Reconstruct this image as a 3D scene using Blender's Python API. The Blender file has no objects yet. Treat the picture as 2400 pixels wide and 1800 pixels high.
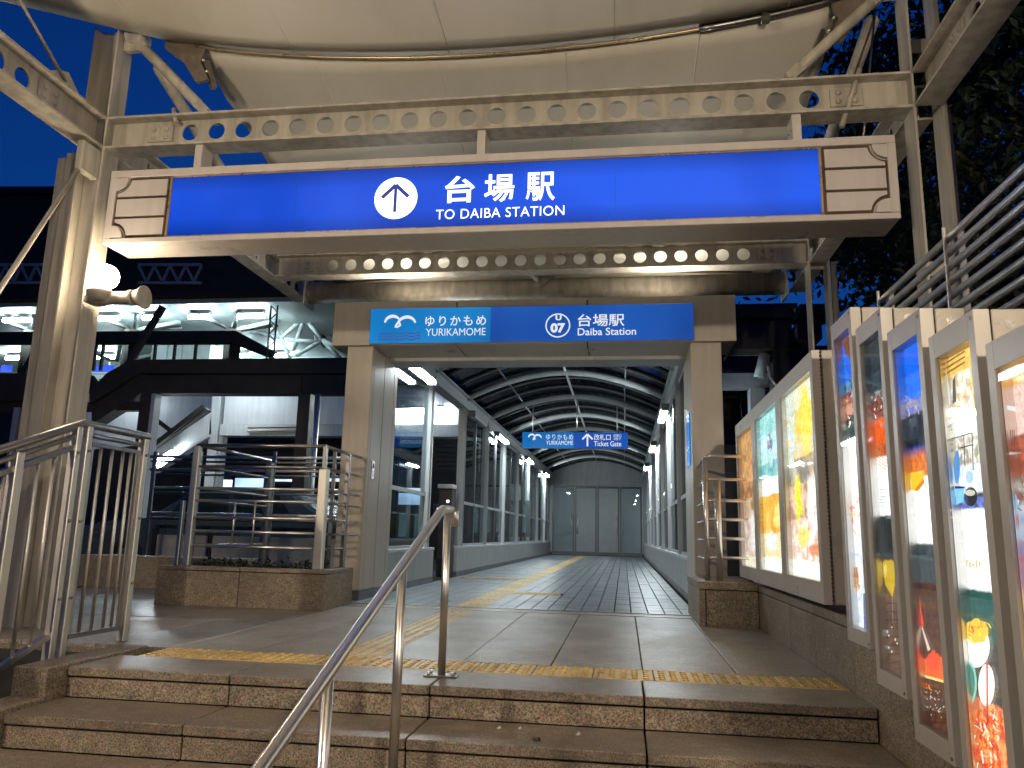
import bpy, bmesh, math, random
from mathutils import Vector, Matrix
random.seed(7)
PI = math.pi
scene = bpy.context.scene
COL = scene.collection

# ------------------------------------------------------------------ camera
R = ((0.98995883, -0.00418821, -0.14129395),
     (0.13947087, 0.19163937, 0.97150514),
     (0.02300861, -0.98145647, 0.19029922))
FPX = 1825.0
CAMZ = 0.70
cam_d = bpy.data.cameras.new('camera')
cam = bpy.data.objects.new('camera', cam_d)
COL.objects.link(cam)
cam_d.sensor_width = 36.0
cam_d.lens = FPX / 2400.0 * 36.0
cam_d.clip_end = 3000
cam_d.clip_start = 0.05
m = Matrix(((R[0][0], -R[0][1], -R[0][2], 0), (R[1][0], -R[1][1], -R[1][2], 0), (R[2][0], -R[2][1], -R[2][2], CAMZ), (0, 0, 0, 1)))
cam.matrix_world = m
scene.camera = cam
K = 2400 / 2212.0

def ray(px, py):
    v = (px * K - 1200.0, py * K - 900.0, FPX)
    return [R[i][0] * v[0] + R[i][1] * v[1] + R[i][2] * v[2] for i in range(3)]

def at(px, py, Y):          # measured photo point -> place at depth Y
    r = ray(px, py); t = Y / r[1]
    return Vector((r[0] * t, Y, CAMZ + r[2] * t))

def atx(px, py, X):
    r = ray(px, py); t = X / r[0]
    return Vector((X, r[1] * t, CAMZ + r[2] * t))

# ------------------------------------------------------------------ world, exposure
world = bpy.data.worlds.new('World'); scene.world = world; world.use_nodes = True
wn = world.node_tree; wn.nodes.clear()
sky = wn.nodes.new('ShaderNodeTexSky'); sky.sky_type = 'NISHITA'; sky.sun_disc = False
sky.sun_elevation = math.radians(1.0); sky.sun_rotation = math.radians(-12)
sky.ozone_density = 6.0; sky.air_density = 1.0; sky.dust_density = 0.3
tint = wn.nodes.new('ShaderNodeMix'); tint.data_type = 'RGBA'; tint.blend_type = 'MULTIPLY'
tint.inputs[0].default_value = 1.0; tint.inputs[7].default_value = (0.35, 0.72, 1.0, 1)
bg = wn.nodes.new('ShaderNodeBackground'); bg.inputs[1].default_value = 0.20
wo = wn.nodes.new('ShaderNodeOutputWorld')
wn.links.new(sky.outputs[0], tint.inputs[6]); wn.links.new(tint.outputs[2], bg.inputs[0]); wn.links.new(bg.outputs[0], wo.inputs[0])
vs = scene.view_settings
vs.view_transform = 'Standard'; vs.look = 'None'; vs.exposure = 0.0; vs.gamma = 1.0; vs.use_curve_mapping = False
scene.render.engine = 'CYCLES'
cy = scene.cycles
cy.use_denoising = True
cy.max_bounces = 5; cy.diffuse_bounces = 2; cy.glossy_bounces = 3; cy.transparent_max_bounces = 16; cy.transmission_bounces = 3
cy.sample_clamp_indirect = 6.0
cy.caustics_reflective = False; cy.caustics_refractive = False
cy.use_light_tree = True
cy.use_adaptive_sampling = True; cy.adaptive_threshold = 0.02

# ------------------------------------------------------------------ mesh builder
class MB:
    def __init__(s): s.v = []; s.f = []; s.sm = []
    def add(s, vs, fs, smooth=False):
        b = len(s.v); s.v += [tuple(v) for v in vs]
        for f in fs: s.f.append(tuple(b + i for i in f)); s.sm.append(smooth)
        return s
    def box(s, x0, x1, y0, y1, z0, z1):
        return s.add([(x0, y0, z0), (x1, y0, z0), (x1, y1, z0), (x0, y1, z0), (x0, y0, z1), (x1, y0, z1), (x1, y1, z1), (x0, y1, z1)],
                     [(0, 3, 2, 1), (4, 5, 6, 7), (0, 1, 5, 4), (1, 2, 6, 5), (2, 3, 7, 6), (3, 0, 4, 7)])
    def bbox(s, x0, x1, y0, y1, z0, z1, b=0.005):      # box with all edges bevelled
        bm = bmesh.new(); bmesh.ops.create_cube(bm, size=1)
        for v in bm.verts: v.co = ((x0 + x1) / 2 + v.co.x * (x1 - x0), (y0 + y1) / 2 + v.co.y * (y1 - y0), (z0 + z1) / 2 + v.co.z * (z1 - z0))
        bmesh.ops.bevel(bm, geom=list(bm.edges), offset=b, segments=1, affect='EDGES')
        bm.verts.index_update()
        s.add([v.co[:] for v in bm.verts], [[v.index for v in f.verts] for f in bm.faces]); bm.free(); return s
    def prism(s, pts, a0, a1, axis='y'):
        # pts: polygon in the other two axes
        n = len(pts)
        def P(p, a):
            if axis == 'y': return (p[0], a, p[1])
            if axis == 'x': return (a, p[0], p[1])
            return (p[0], p[1], a)
        vs = [P(p, a0) for p in pts] + [P(p, a1) for p in pts]
        fs = [tuple(range(n)), tuple(range(2 * n - 1, n - 1, -1))]
        fs += [(i, i + n, (i + 1) % n + n, (i + 1) % n) for i in range(n)]
        return s.add(vs, fs)
    def tube(s, path, r, n=10, caps=True, rr=None):
        path = [Vector(p) for p in path]; L = len(path); vs = []
        up = None
        for i, p in enumerate(path):
            t = ((path[min(i + 1, L - 1)] - path[max(i - 1, 0)])).normalized()
            if up is None:
                up = t.orthogonal().normalized()
            else:
                up = (up - t * up.dot(t)).normalized()
            bi = t.cross(up)
            rad = rr[i] if rr else r
            for k in range(n):
                a = 2 * PI * k / n
                vs.append(p + (up * math.cos(a) + bi * math.sin(a)) * rad)
        fs = []
        for i in range(L - 1):
            for k in range(n):
                fs.append((i * n + k, i * n + (k + 1) % n, (i + 1) * n + (k + 1) % n, (i + 1) * n + k))
        b = len(s.v); s.add(vs, fs, True)
        if caps:
            s.f.append(tuple(b + k for k in range(n - 1, -1, -1))); s.sm.append(False)
            s.f.append(tuple(b + (L - 1) * n + k for k in range(n))); s.sm.append(False)
        return s
    def bar(s, p0, p1, w, h, up=(0, 0, 1)):             # rectangular bar between two points
        p0 = Vector(p0); p1 = Vector(p1); t = (p1 - p0).normalized(); u = Vector(up)
        sd = t.cross(u).normalized(); u = sd.cross(t).normalized()
        vs = []
        for p in (p0, p1):
            for a, b in ((-1, -1), (1, -1), (1, 1), (-1, 1)): vs.append(p + sd * a * w / 2 + u * b * h / 2)
        return s.add(vs, [(0, 1, 2, 3), (7, 6, 5, 4), (0, 4, 5, 1), (1, 5, 6, 2), (2, 6, 7, 3), (3, 7, 4, 0)])
    def sphere(s, c, r, nu=20, nv=12, sz=1.0):
        vs = []; fs = []
        for j in range(nv + 1):
            th = PI * j / nv
            for i in range(nu):
                ph = 2 * PI * i / nu
                vs.append((c[0] + r * math.sin(th) * math.cos(ph), c[1] + r * math.sin(th) * math.sin(ph), c[2] + r * sz * math.cos(th)))
        for j in range(nv):
            for i in range(nu): fs.append((j * nu + i, (j + 1) * nu + i, (j + 1) * nu + (i + 1) % nu, j * nu + (i + 1) % nu))
        return s.add(vs, fs, True)
    def disc(s, c, r, y0, y1, n=24, axis='y', ry=None):
        ry = ry or r
        pts = [(c[0] + r * math.cos(2 * PI * k / n), c[1] + ry * math.sin(2 * PI * k / n)) for k in range(n)]
        return s.prism(pts, y0, y1, axis)
    def ring(s, c, r0, r1, y0, y1, n=32):
        vs = []
        for y in (y0, y1):
            for r in (r0, r1):
                for k in range(n):
                    a = 2 * PI * k / n; vs.append((c[0] + r * math.cos(a), y, c[1] + r * math.sin(a)))
        fs = []
        for k in range(n):
            j = (k + 1) % n
            fs += [(k, j, n + j, n + k), (2 * n + k, 3 * n + k, 3 * n + j, 2 * n + j), (n + k, n + j, 3 * n + j, 3 * n + k), (k, 2 * n + k, 2 * n + j, j)]
        return s.add(vs, fs)
    def strip(s, pts, w, y0, y1):                        # thick polyline in the XZ plane
        n = len(pts); A = []; B = []
        for i, p in enumerate(pts):
            a = pts[max(i - 1, 0)]; b = pts[min(i + 1, n - 1)]
            dx, dz = b[0] - a[0], b[1] - a[1]; l = math.hypot(dx, dz) or 1
            ww = w(i / (n - 1)) if callable(w) else w
            A.append((p[0] - dz / l * ww / 2, p[1] + dx / l * ww / 2)); B.append((p[0] + dz / l * ww / 2, p[1] - dx / l * ww / 2))
        for i in range(n - 1): s.prism([A[i], B[i], B[i + 1], A[i + 1]], y0, y1)
        return s
    def mesh(s, name):
        me = bpy.data.meshes.new(name); me.from_pydata(s.v, [], s.f)
        me.polygons.foreach_set('use_smooth', s.sm); me.update()
        bm = bmesh.new(); bm.from_mesh(me); bmesh.ops.recalc_face_normals(bm, faces=bm.faces); bm.to_mesh(me); bm.free()
        return me

def link(name, me, mat, parent=None, loc=None):
    o = bpy.data.objects.new(name, me); COL.objects.link(o)
    if mat is not None and not me.materials: me.materials.append(mat)
    if loc is not None: o.location = loc
    if parent is not None:
        o.parent = parent
        o.matrix_parent_inverse = Matrix.Translation(-parent.location)
    return o

def obj(name, mb, mat, parent=None):
    return link(name, mb.mesh(name), mat, parent)

def piece(name, me, mat, parent, loc):                   # parent must sit at the origin
    o = bpy.data.objects.new(name, me); COL.objects.link(o)
    if mat is not None and not me.materials: me.materials.append(mat)
    o.location = loc; o.parent = parent
    if parent.type == 'EMPTY' and parent.location.length > 0: o.matrix_parent_inverse = Matrix.Translation(-parent.location)
    return o

def tag(o, label, cat, group=None):
    o['label'] = label; o['category'] = cat
    if group: o['group'] = group
    return o

def thing(name, label, cat, loc=(0, 0, 0), group=None):
    o = bpy.data.objects.new(name, None); COL.objects.link(o); o.location = loc; o.empty_display_size = 0.1
    return tag(o, label, cat, group)

def struct(name, mb, mat):
    o = obj(name, mb, mat); o['kind'] = 'structure'; return o

# ------------------------------------------------------------------ materials
MATS = {}
def newmat(name):
    mt = bpy.data.materials.new(name); mt.use_nodes = True; MATS[name] = mt
    nt = mt.node_tree; nt.nodes.clear()
    out = nt.nodes.new('ShaderNodeOutputMaterial'); return mt, nt, out

def N(nt, t, **kw):
    n = nt.nodes.new(t)
    for k, v in kw.items(): setattr(n, k, v)
    return n

def ramp(nt, stops, interp='LINEAR'):
    r = nt.nodes.new('ShaderNodeValToRGB'); cr = r.color_ramp; cr.interpolation = interp
    while len(cr.elements) > 1: cr.elements.remove(cr.elements[-1])
    cr.elements[0].position = stops[0][0]; cr.elements[0].color = (*stops[0][1], 1)
    for p, c in stops[1:]:
        e = cr.elements.new(p); e.color = (*c, 1)
    return r

def mixc(nt, a, b, fac, blend='MIX'):
    mx = nt.nodes.new('ShaderNodeMix'); mx.data_type = 'RGBA'; mx.blend_type = blend
    for sock, v in ((mx.inputs[0], fac), (mx.inputs[6], a), (mx.inputs[7], b)):
        if isinstance(v, (int, float)): sock.default_value = v
        elif isinstance(v, tuple): sock.default_value = (*v, 1) if len(v) == 3 else v
        else: nt.links.new(v, sock)
    return mx.outputs[2]

def maprange(nt, v, a, b, c, d):
    mr = nt.nodes.new('ShaderNodeMapRange'); nt.links.new(v, mr.inputs[0])
    for i, x in enumerate((a, b, c, d)): mr.inputs[i + 1].default_value = x
    return mr.outputs[0]

def stone(name, cols, scale=140, rough=(0.25, 0.6), bump=0.15, stain=0.35, wet=1.4):
    mt, nt, out = newmat(name)
    b = N(nt, 'ShaderNodeBsdfPrincipled'); nt.links.new(b.outputs[0], out.inputs[0])
    g = N(nt, 'ShaderNodeNewGeometry')
    n1 = N(nt, 'ShaderNodeTexNoise'); n1.inputs['Scale'].default_value = scale; n1.inputs['Detail'].default_value = 3; n1.inputs['Roughness'].default_value = 0.65
    nt.links.new(g.outputs['Position'], n1.inputs['Vector'])
    r = ramp(nt, [(0.32, cols[0]), (0.44, cols[1]), (0.56, cols[2]), (0.70, cols[3])])
    nt.links.new(n1.outputs[0], r.inputs[0])
    vo = N(nt, 'ShaderNodeTexVoronoi'); vo.inputs['Scale'].default_value = scale * 0.55; nt.links.new(g.outputs['Position'], vo.inputs['Vector'])
    grain = mixc(nt, r.outputs[0], vo.outputs['Color'], 0.10, 'OVERLAY')
    n2 = N(nt, 'ShaderNodeTexNoise'); n2.inputs['Scale'].default_value = 1.7; n2.inputs['Detail'].default_value = 6; n2.inputs['Roughness'].default_value = 0.7
    nt.links.new(g.outputs['Position'], n2.inputs['Vector'])
    st = maprange(nt, n2.outputs[0], 0.35, 0.68, 1 - stain, 1.05)
    oi = N(nt, 'ShaderNodeObjectInfo')
    pv = maprange(nt, oi.outputs['Random'], 0, 1, 0.86, 1.08)
    mp = N(nt, 'ShaderNodeMapping'); mp.inputs['Scale'].default_value = (0.6, 1.0, 1.0); nt.links.new(g.outputs['Position'], mp.inputs[0])
    n5 = N(nt, 'ShaderNodeTexNoise'); n5.inputs['Scale'].default_value = 24; n5.inputs['Detail'].default_value = 5; n5.inputs['Roughness'].default_value = 0.75; nt.links.new(mp.outputs[0], n5.inputs['Vector'])
    md = maprange(nt, n5.outputs[0], 0.33, 0.67, 0.72, 1.28)
    mm = N(nt, 'ShaderNodeMath', operation='MULTIPLY'); nt.links.new(md, mm.inputs[0]); nt.links.new(pv, mm.inputs[1])
    mul = N(nt, 'ShaderNodeMath', operation='MULTIPLY'); nt.links.new(st, mul.inputs[0]); nt.links.new(mm.outputs[0], mul.inputs[1])
    cc = N(nt, 'ShaderNodeCombineXYZ')
    for i in range(3): nt.links.new(mul.outputs[0], cc.inputs[i])
    col = mixc(nt, grain, cc.outputs[0], 1.0, 'MULTIPLY'); nt.links.new(col, b.inputs['Base Color'])
    n3 = N(nt, 'ShaderNodeTexNoise'); n3.inputs['Scale'].default_value = wet; n3.inputs['Detail'].default_value = 2
    nt.links.new(g.outputs['Position'], n3.inputs['Vector'])
    rs0 = N(nt, 'ShaderNodeMath', operation='MULTIPLY_ADD'); nt.links.new(n5.outputs[0], rs0.inputs[0]); rs0.inputs[1].default_value = 0.35; nt.links.new(n3.outputs[0], rs0.inputs[2])
    nt.links.new(maprange(nt, rs0.outputs[0], 0.40, 0.95, rough[0], rough[1]), b.inputs['Roughness'])
    bp = N(nt, 'ShaderNodeBump'); bp.inputs['Strength'].default_value = bump; bp.inputs['Distance'].default_value = 0.004
    nt.links.new(n1.outputs[0], bp.inputs['Height']); nt.links.new(bp.outputs[0], b.inputs['Normal'])
    return mt

def paint(name, col, rough=0.5, var=0.12, metallic=0.0, bump=0.03, scale=3.0, spec=0.5, streak=0.0):
    mt, nt, out = newmat(name)
    b = N(nt, 'ShaderNodeBsdfPrincipled'); nt.links.new(b.outputs[0], out.inputs[0])
    g = N(nt, 'ShaderNodeNewGeometry')
    n = N(nt, 'ShaderNodeTexNoise'); n.inputs['Scale'].default_value = scale; n.inputs['Detail'].default_value = 6; n.inputs['Roughness'].default_value = 0.65
    nt.links.new(g.outputs['Position'], n.inputs['Vector'])
    lo = tuple(c * (1 - var) for c in col); hi = tuple(min(1, c * (1 + var * 0.6)) for c in col)
    r = ramp(nt, [(0.3, lo), (0.7, hi)]); nt.links.new(n.outputs[0], r.inputs[0])
    cs = r.outputs[0]
    if streak:
        mp = N(nt, 'ShaderNodeMapping'); mp.inputs['Scale'].default_value = (9, 9, 0.7); nt.links.new(g.outputs['Position'], mp.inputs[0])
        ns = N(nt, 'ShaderNodeTexNoise'); ns.inputs['Scale'].default_value = 1.5; ns.inputs['Detail'].default_value = 5; nt.links.new(mp.outputs[0], ns.inputs['Vector'])
        cc = N(nt, 'ShaderNodeCombineXYZ'); sv = maprange(nt, ns.outputs[0], 0.35, 0.6, 1 - streak, 1.0)
        for i in range(3): nt.links.new(sv, cc.inputs[i])
        cs = mixc(nt, cs, cc.outputs[0], 1.0, 'MULTIPLY')
    nt.links.new(cs, b.inputs['Base Color'])
    nt.links.new(maprange(nt, n.outputs[0], 0.3, 0.7, max(0.05, rough - 0.1), min(1, rough + 0.12)), b.inputs['Roughness'])
    b.inputs['Metallic'].default_value = metallic
    b.inputs['Specular IOR Level'].default_value = spec
    if bump:
        n2 = N(nt, 'ShaderNodeTexNoise'); n2.inputs['Scale'].default_value = 60; nt.links.new(g.outputs['Position'], n2.inputs['Vector'])
        bp = N(nt, 'ShaderNodeBump'); bp.inputs['Strength'].default_value = bump; bp.inputs['Distance'].default_value = 0.003
        nt.links.new(n2.outputs[0], bp.inputs['Height']); nt.links.new(bp.outputs[0], b.inputs['Normal'])
    return mt

def emis(name, col, strength, var=0.0):
    mt, nt, out = newmat(name)
    e = N(nt, 'ShaderNodeEmission'); e.inputs[0].default_value = (*col, 1); e.inputs[1].default_value = strength
    if var:
        g = N(nt, 'ShaderNodeNewGeometry'); n = N(nt, 'ShaderNodeTexNoise'); n.inputs['Scale'].default_value = 1.1; n.inputs['Detail'].default_value = 1
        nt.links.new(g.outputs['Position'], n.inputs['Vector'])
        nt.links.new(maprange(nt, n.outputs[0], 0.35, 0.65, strength * (1 - var), strength * (1 + var)), e.inputs[1])
    nt.links.new(e.outputs[0], out.inputs[0]); return mt

def glass(name, tint=(0.85, 0.9, 0.92), refl=0.10, rough=0.02, dirt=0.0):
    mt, nt, out = newmat(name)
    t = N(nt, 'ShaderNodeBsdfTransparent'); t.inputs[0].default_value = (*tint, 1)
    gl = N(nt, 'ShaderNodeBsdfGlossy'); gl.inputs['Roughness'].default_value = rough
    lw = N(nt, 'ShaderNodeLayerWeight'); lw.inputs[0].default_value = 0.25
    f = maprange(nt, lw.outputs['Fresnel'], 0, 1, refl * 0.4, min(0.9, refl * 4))
    mx = N(nt, 'ShaderNodeMixShader'); nt.links.new(f, mx.inputs[0]); nt.links.new(t.outputs[0], mx.inputs[1]); nt.links.new(gl.outputs[0], mx.inputs[2])
    nt.links.new(mx.outputs[0], out.inputs[0]); return mt

def steel(name, col=(0.72, 0.70, 0.66), rough=0.30):
    mt, nt, out = newmat(name)
    b = N(nt, 'ShaderNodeBsdfPrincipled'); nt.links.new(b.outputs[0], out.inputs[0])
    b.inputs['Metallic'].default_value = 1.0
    g = N(nt, 'ShaderNodeNewGeometry'); n = N(nt, 'ShaderNodeTexNoise'); n.inputs['Scale'].default_value = 5; n.inputs['Detail'].default_value = 4
    nt.links.new(g.outputs['Position'], n.inputs['Vector'])
    r = ramp(nt, [(0.3, tuple(c * 0.93 for c in col)), (0.7, col)]); nt.links.new(n.outputs[0], r.inputs[0]); nt.links.new(r.outputs[0], b.inputs['Base Color'])
    nt.links.new(maprange(nt, n.outputs[0], 0.3, 0.7, rough * 0.95, rough * 1.15), b.inputs['Roughness'])
    return mt

M = {}
M['granite'] = stone('granite_tan', [(0.04, 0.03, 0.022), (0.21, 0.162, 0.11), (0.35, 0.288, 0.21), (0.54, 0.455, 0.35)], 130, (0.45, 0.7), 0.25, 0.35)
M['granite_tread'] = stone('granite_tread', [(0.08, 0.063, 0.047), (0.22, 0.178, 0.132), (0.34, 0.28, 0.212), (0.46, 0.385, 0.30)], 120, (0.32, 0.52), 0.12, 0.42)
M['paver'] = stone('paving_granite', [(0.13, 0.115, 0.095), (0.27, 0.24, 0.20), (0.39, 0.35, 0.295), (0.52, 0.47, 0.40)], 110, (0.30, 0.52), 0.12, 0.34)
M['tile'] = stone('walkway_tile', [(0.10, 0.115, 0.13), (0.165, 0.19, 0.21), (0.23, 0.26, 0.285), (0.31, 0.34, 0.36)], 150, (0.30, 0.38), 0.08, 0.3)
M['tactile'] = stone('tactile_yellow', [(0.42, 0.27, 0.08), (0.60, 0.41, 0.13), (0.70, 0.50, 0.18), (0.76, 0.57, 0.26)], 90, (0.35, 0.6), 0.06, 0.30)
M['joint'] = paint('dark_joint', (0.03, 0.027, 0.024), 0.9, 0.3, bump=0)
M['steelpaint'] = paint('beige_steel_paint', (0.50, 0.465, 0.40), 0.45, 0.16, bump=0.03, streak=0.30)
M['signbox'] = paint('sign_box_paint', (0.60, 0.55, 0.52), 0.34, 0.07, bump=0.01, streak=0.08)
M['bronze'] = paint('weathered_bronze', (0.17, 0.14, 0.11), 0.55, 0.35, 0.2, bump=0.1, scale=12)
M['groove'] = paint('bronze_groove', (0.12, 0.075, 0.05), 0.35, 0.2, 0.6)
M['goldtrim'] = paint('gold_trim', (0.55, 0.42, 0.25), 0.3, 0.1, 0.7)
M['panel'] = paint('portal_panel', (0.50, 0.455, 0.39), 0.38, 0.06, bump=0.0, streak=0.08)
M['case'] = paint('case_paint', (0.46, 0.425, 0.38), 0.34, 0.06, bump=0.0, streak=0.06)
M['caseend'] = paint('case_side_paint', (0.40, 0.36, 0.31), 0.30, 0.06, bump=0.0)  # darker copy of the case paint; holds the shade of the end faces
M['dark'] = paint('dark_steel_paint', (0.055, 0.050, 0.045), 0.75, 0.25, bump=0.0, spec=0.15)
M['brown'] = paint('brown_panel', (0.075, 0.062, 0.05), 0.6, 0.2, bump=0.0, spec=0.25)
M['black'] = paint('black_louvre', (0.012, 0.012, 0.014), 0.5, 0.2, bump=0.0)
M['white'] = paint('white_steel_paint', (0.66, 0.70, 0.72), 0.4, 0.08, bump=0.0, streak=0.12)
M['walk'] = paint('walkway_grey_paint', (0.44, 0.46, 0.47), 0.38, 0.10, bump=0.0, streak=0.1)
M['walkdark'] = paint('walkway_dark_metal', (0.13, 0.135, 0.14), 0.38, 0.15, 0.3, bump=0.0)
M['sill'] = paint('pale_sill', (0.55, 0.58, 0.58), 0.35, 0.1, bump=0.0)
M['wallpanel'] = paint('low_wall_panel', (0.38, 0.39, 0.38), 0.42, 0.1, bump=0.0, streak=0.15)
M['steel'] = steel('stainless')
M['satin'] = steel('satin_steel', (0.80, 0.77, 0.70), 0.46)
M['steeldark'] = steel('stainless_dark', (0.34, 0.33, 0.32), 0.3)
M['glass'] = glass('window_glass')
M['roofglass'] = glass('roof_glass', (0.07, 0.09, 0.11), 0.10, 0.10)
M['caseglass'] = glass('case_glass', (0.96, 0.97, 0.97), 0.10, 0.02)
M['soil'] = paint('soil', (0.03, 0.025, 0.02), 0.95, 0.3, bump=0.3)
M['globe'] = emis('globe_glow', (1.0, 0.80, 0.55), 95.0)
M['globe_bright'] = emis('globe_bright_glow', (1.0, 0.82, 0.60), 1550.0)  # glow of the added lamps behind the viewer
M['tubelamp'] = emis('tube_glow', (0.86, 0.97, 1.0), 165.0)
M['tubedim'] = emis('dim_tube_glow', (0.84, 0.95, 1.0), 32.0)
M['stationtube'] = emis('station_tube_glow', (0.78, 0.97, 1.0), 150.0)
M['stationwhite'] = paint('station_white', (0.62, 0.72, 0.73), 0.5, 0.1, bump=0.0, streak=0.1)
M['lampbody'] = paint('lamp_body', (0.6, 0.6, 0.58), 0.4, 0.05)
M['asphalt'] = stone('asphalt', [(0.02, 0.02, 0.02), (0.035, 0.035, 0.036), (0.05, 0.05, 0.05), (0.08, 0.08, 0.08)], 60, (0.35, 0.8), 0.2, 0.3)

def membrane_mat():
    mt, nt, out = newmat('canopy_fabric')
    b = N(nt, 'ShaderNodeBsdfPrincipled'); b.inputs['Base Color'].default_value = (0.66, 0.62, 0.53, 1); b.inputs['Roughness'].default_value = 0.6
    tr = N(nt, 'ShaderNodeBsdfTranslucent'); tr.inputs[0].default_value = (0.5, 0.48, 0.42, 1)
    g = N(nt, 'ShaderNodeNewGeometry'); n = N(nt, 'ShaderNodeTexNoise'); n.inputs['Scale'].default_value = 0.9; n.inputs['Detail'].default_value = 6; n.inputs['Roughness'].default_value = 0.6
    mp = N(nt, 'ShaderNodeMapping'); mp.inputs['Scale'].default_value = (1, 0.35, 1); nt.links.new(g.outputs['Position'], mp.inputs[0]); nt.links.new(mp.outputs[0], n.inputs['Vector'])
    r = ramp(nt, [(0.3, (0.58, 0.55, 0.47)), (0.5, (0.70, 0.67, 0.59)), (0.7, (0.78, 0.75, 0.68))]); nt.links.new(n.outputs[0], r.inputs[0]); nt.links.new(r.outputs[0], b.inputs['Base Color'])
    n2 = N(nt, 'ShaderNodeTexNoise'); n2.inputs['Scale'].default_value = 2.5; nt.links.new(mp.outputs[0], n2.inputs['Vector'])
    bp = N(nt, 'ShaderNodeBump'); bp.inputs['Strength'].default_value = 0.25; bp.inputs['Distance'].default_value = 0.05; nt.links.new(n2.outputs[0], bp.inputs['Height']); nt.links.new(bp.outputs[0], b.inputs['Normal'])
    mx = N(nt, 'ShaderNodeMixShader'); mx.inputs[0].default_value = 0.10
    nt.links.new(b.outputs[0], mx.inputs[1]); nt.links.new(tr.outputs[0], mx.inputs[2]); nt.links.new(mx.outputs[0], out.inputs[0])
    return mt
M['membrane'] = membrane_mat()

def glow_face(name, col, strength, edge=0.0):       # sign face with its own glow, dimmer top and bottom by edge
    mt, nt, out = newmat(name)
    e = N(nt, 'ShaderNodeEmission')
    g = N(nt, 'ShaderNodeNewGeometry'); n = N(nt, 'ShaderNodeTexNoise'); n.inputs['Scale'].default_value = 0.9; n.inputs['Detail'].default_value = 2
    nt.links.new(g.outputs['Position'], n.inputs['Vector'])
    nt.links.new(mixc(nt, tuple(c * 0.8 for c in col), (col[0] * 2.5, col[1] * 1.35, min(1, col[2] * 1.1)), maprange(nt, n.outputs[0], 0.36, 0.64, 0, 1)), e.inputs[0])
    tc = N(nt, 'ShaderNodeTexCoord'); sp = N(nt, 'ShaderNodeSeparateXYZ'); nt.links.new(tc.outputs['Generated'], sp.inputs[0])
    w = N(nt, 'ShaderNodeMath', operation='SUBTRACT'); nt.links.new(sp.outputs[2], w.inputs[0]); w.inputs[1].default_value = 0.5
    w2 = N(nt, 'ShaderNodeMath', operation='ABSOLUTE'); nt.links.new(w.outputs[0], w2.inputs[0])
    w3 = maprange(nt, w2.outputs[0], 0.22, 0.5, strength, strength * (1 - edge))
    nt.links.new(w3, e.inputs[1])
    gl = N(nt, 'ShaderNodeBsdfPrincipled'); gl.inputs['Base Color'].default_value = (*[c * 0.12 for c in col], 1); gl.inputs['Roughness'].default_value = 0.2; gl.inputs['Specular IOR Level'].default_value = 0.25
    ad = N(nt, 'ShaderNodeAddShader'); nt.links.new(e.outputs[0], ad.inputs[0]); nt.links.new(gl.outputs[0], ad.inputs[1]); nt.links.new(ad.outputs[0], out.inputs[0])
    return mt
M['blue'] = glow_face('blue_sign_face', (0.008, 0.085, 0.80), 0.95, 0.45)
M['blue2'] = glow_face('deep_blue_sign_face', (0.005, 0.075, 0.42), 0.95)  # both portal sign blues: glow stands in for light on the face
M['sky_blue'] = glow_face('light_blue_sign_face', (0.003, 0.17, 0.55), 0.95)
M['white_glow'] = emis('white_sign_glow', (1.0, 1.0, 1.0), 1.9)
M['white_print'] = emis('white_sign_print', (0.92, 0.96, 1.0), 0.85)
M['blue_arrow'] = emis('blue_arrow_print', (0.06, 0.08, 0.35), 0.9)
M['wave_print'] = emis('wave_print', (0.10, 0.14, 0.50), 0.6)

# ------------------------------------------------------------------ lettering
DG = None
def letters(s, x0, x1, z0, z1, y, mat, parent, bold=0.0, name='lettering', space=1.0, depth=0.002):
    cu = bpy.data.curves.new('txt', 'FONT'); cu.body = s; cu.size = 1.0; cu.offset = bold; cu.space_character = space; cu.resolution_u = 4
    to = bpy.data.objects.new('txt', cu); COL.objects.link(to)
    dg = bpy.context.evaluated_depsgraph_get(); dg.update()
    me = bpy.data.meshes.new_from_object(to.evaluated_get(dg))
    bpy.data.objects.remove(to); bpy.data.curves.remove(cu)
    xs = [v.co.x for v in me.vertices]; ys = [v.co.y for v in me.vertices]
    a, b, c, d = min(xs), max(xs), min(ys), max(ys)
    for v in me.vertices:
        v.co = (x0 + (v.co.x - a) / (b - a) * (x1 - x0), y - depth, z0 + (v.co.y - c) / (d - c) * (z1 - z0))
    me.materials.clear()
    return link(name, me, mat, parent)

# ================================================================== GROUND, STAIRS, PAVING
WX = 1.09            # face of the right-hand stone wall
EY = 3.76            # front edge of the landing
TR, RI = 0.39, 0.143 # tread, riser
struct('ground', MB().add([(-400, -400, -0.90), (400, -400, -0.90), (400, 600, -0.90), (-400, 600, -0.90)], [(0, 1, 2, 3)]), M['asphalt'])
struct('road', MB().box(-60, -3.6, 9.6, 24, -0.8, -0.12), M['asphalt'])

stairs = struct('stairs', MB().prism([(EY + 0.03, -0.9), (EY + 0.03 - TR * 6, -0.9)] + sum([[(EY + 0.03 - TR * (k + 0), -0.045 - RI * (k + 1)), (EY + 0.03 - TR * k, -0.045 - RI * k)] for k in range(5, -1, -1)], []), -2.76, WX - 0.004, 'x'), M['joint'])
xj = [-2.765, -1.9, -0.903, 0.088, WX - 0.005]
g = 0.004
for k in range(6):
    y0 = EY - TR * k; zt = -RI * k
    y1 = EY + 0.405 if k == 0 else y0 + TR - 0.004
    for a, b in zip(xj[:-1], xj[1:]):
        obj('tread_slab', MB().bbox(a + g, b - g, y0 - 0.004, y1, zt - 0.042, zt, 0.004), M['granite_tread'], stairs)
        obj('riser_panel', MB().bbox(a + g, b - g, y0 + 0.006, y0 + 0.03, zt - RI + 0.001, zt - 0.052, 0.002), M['granite'], stairs)
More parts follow.
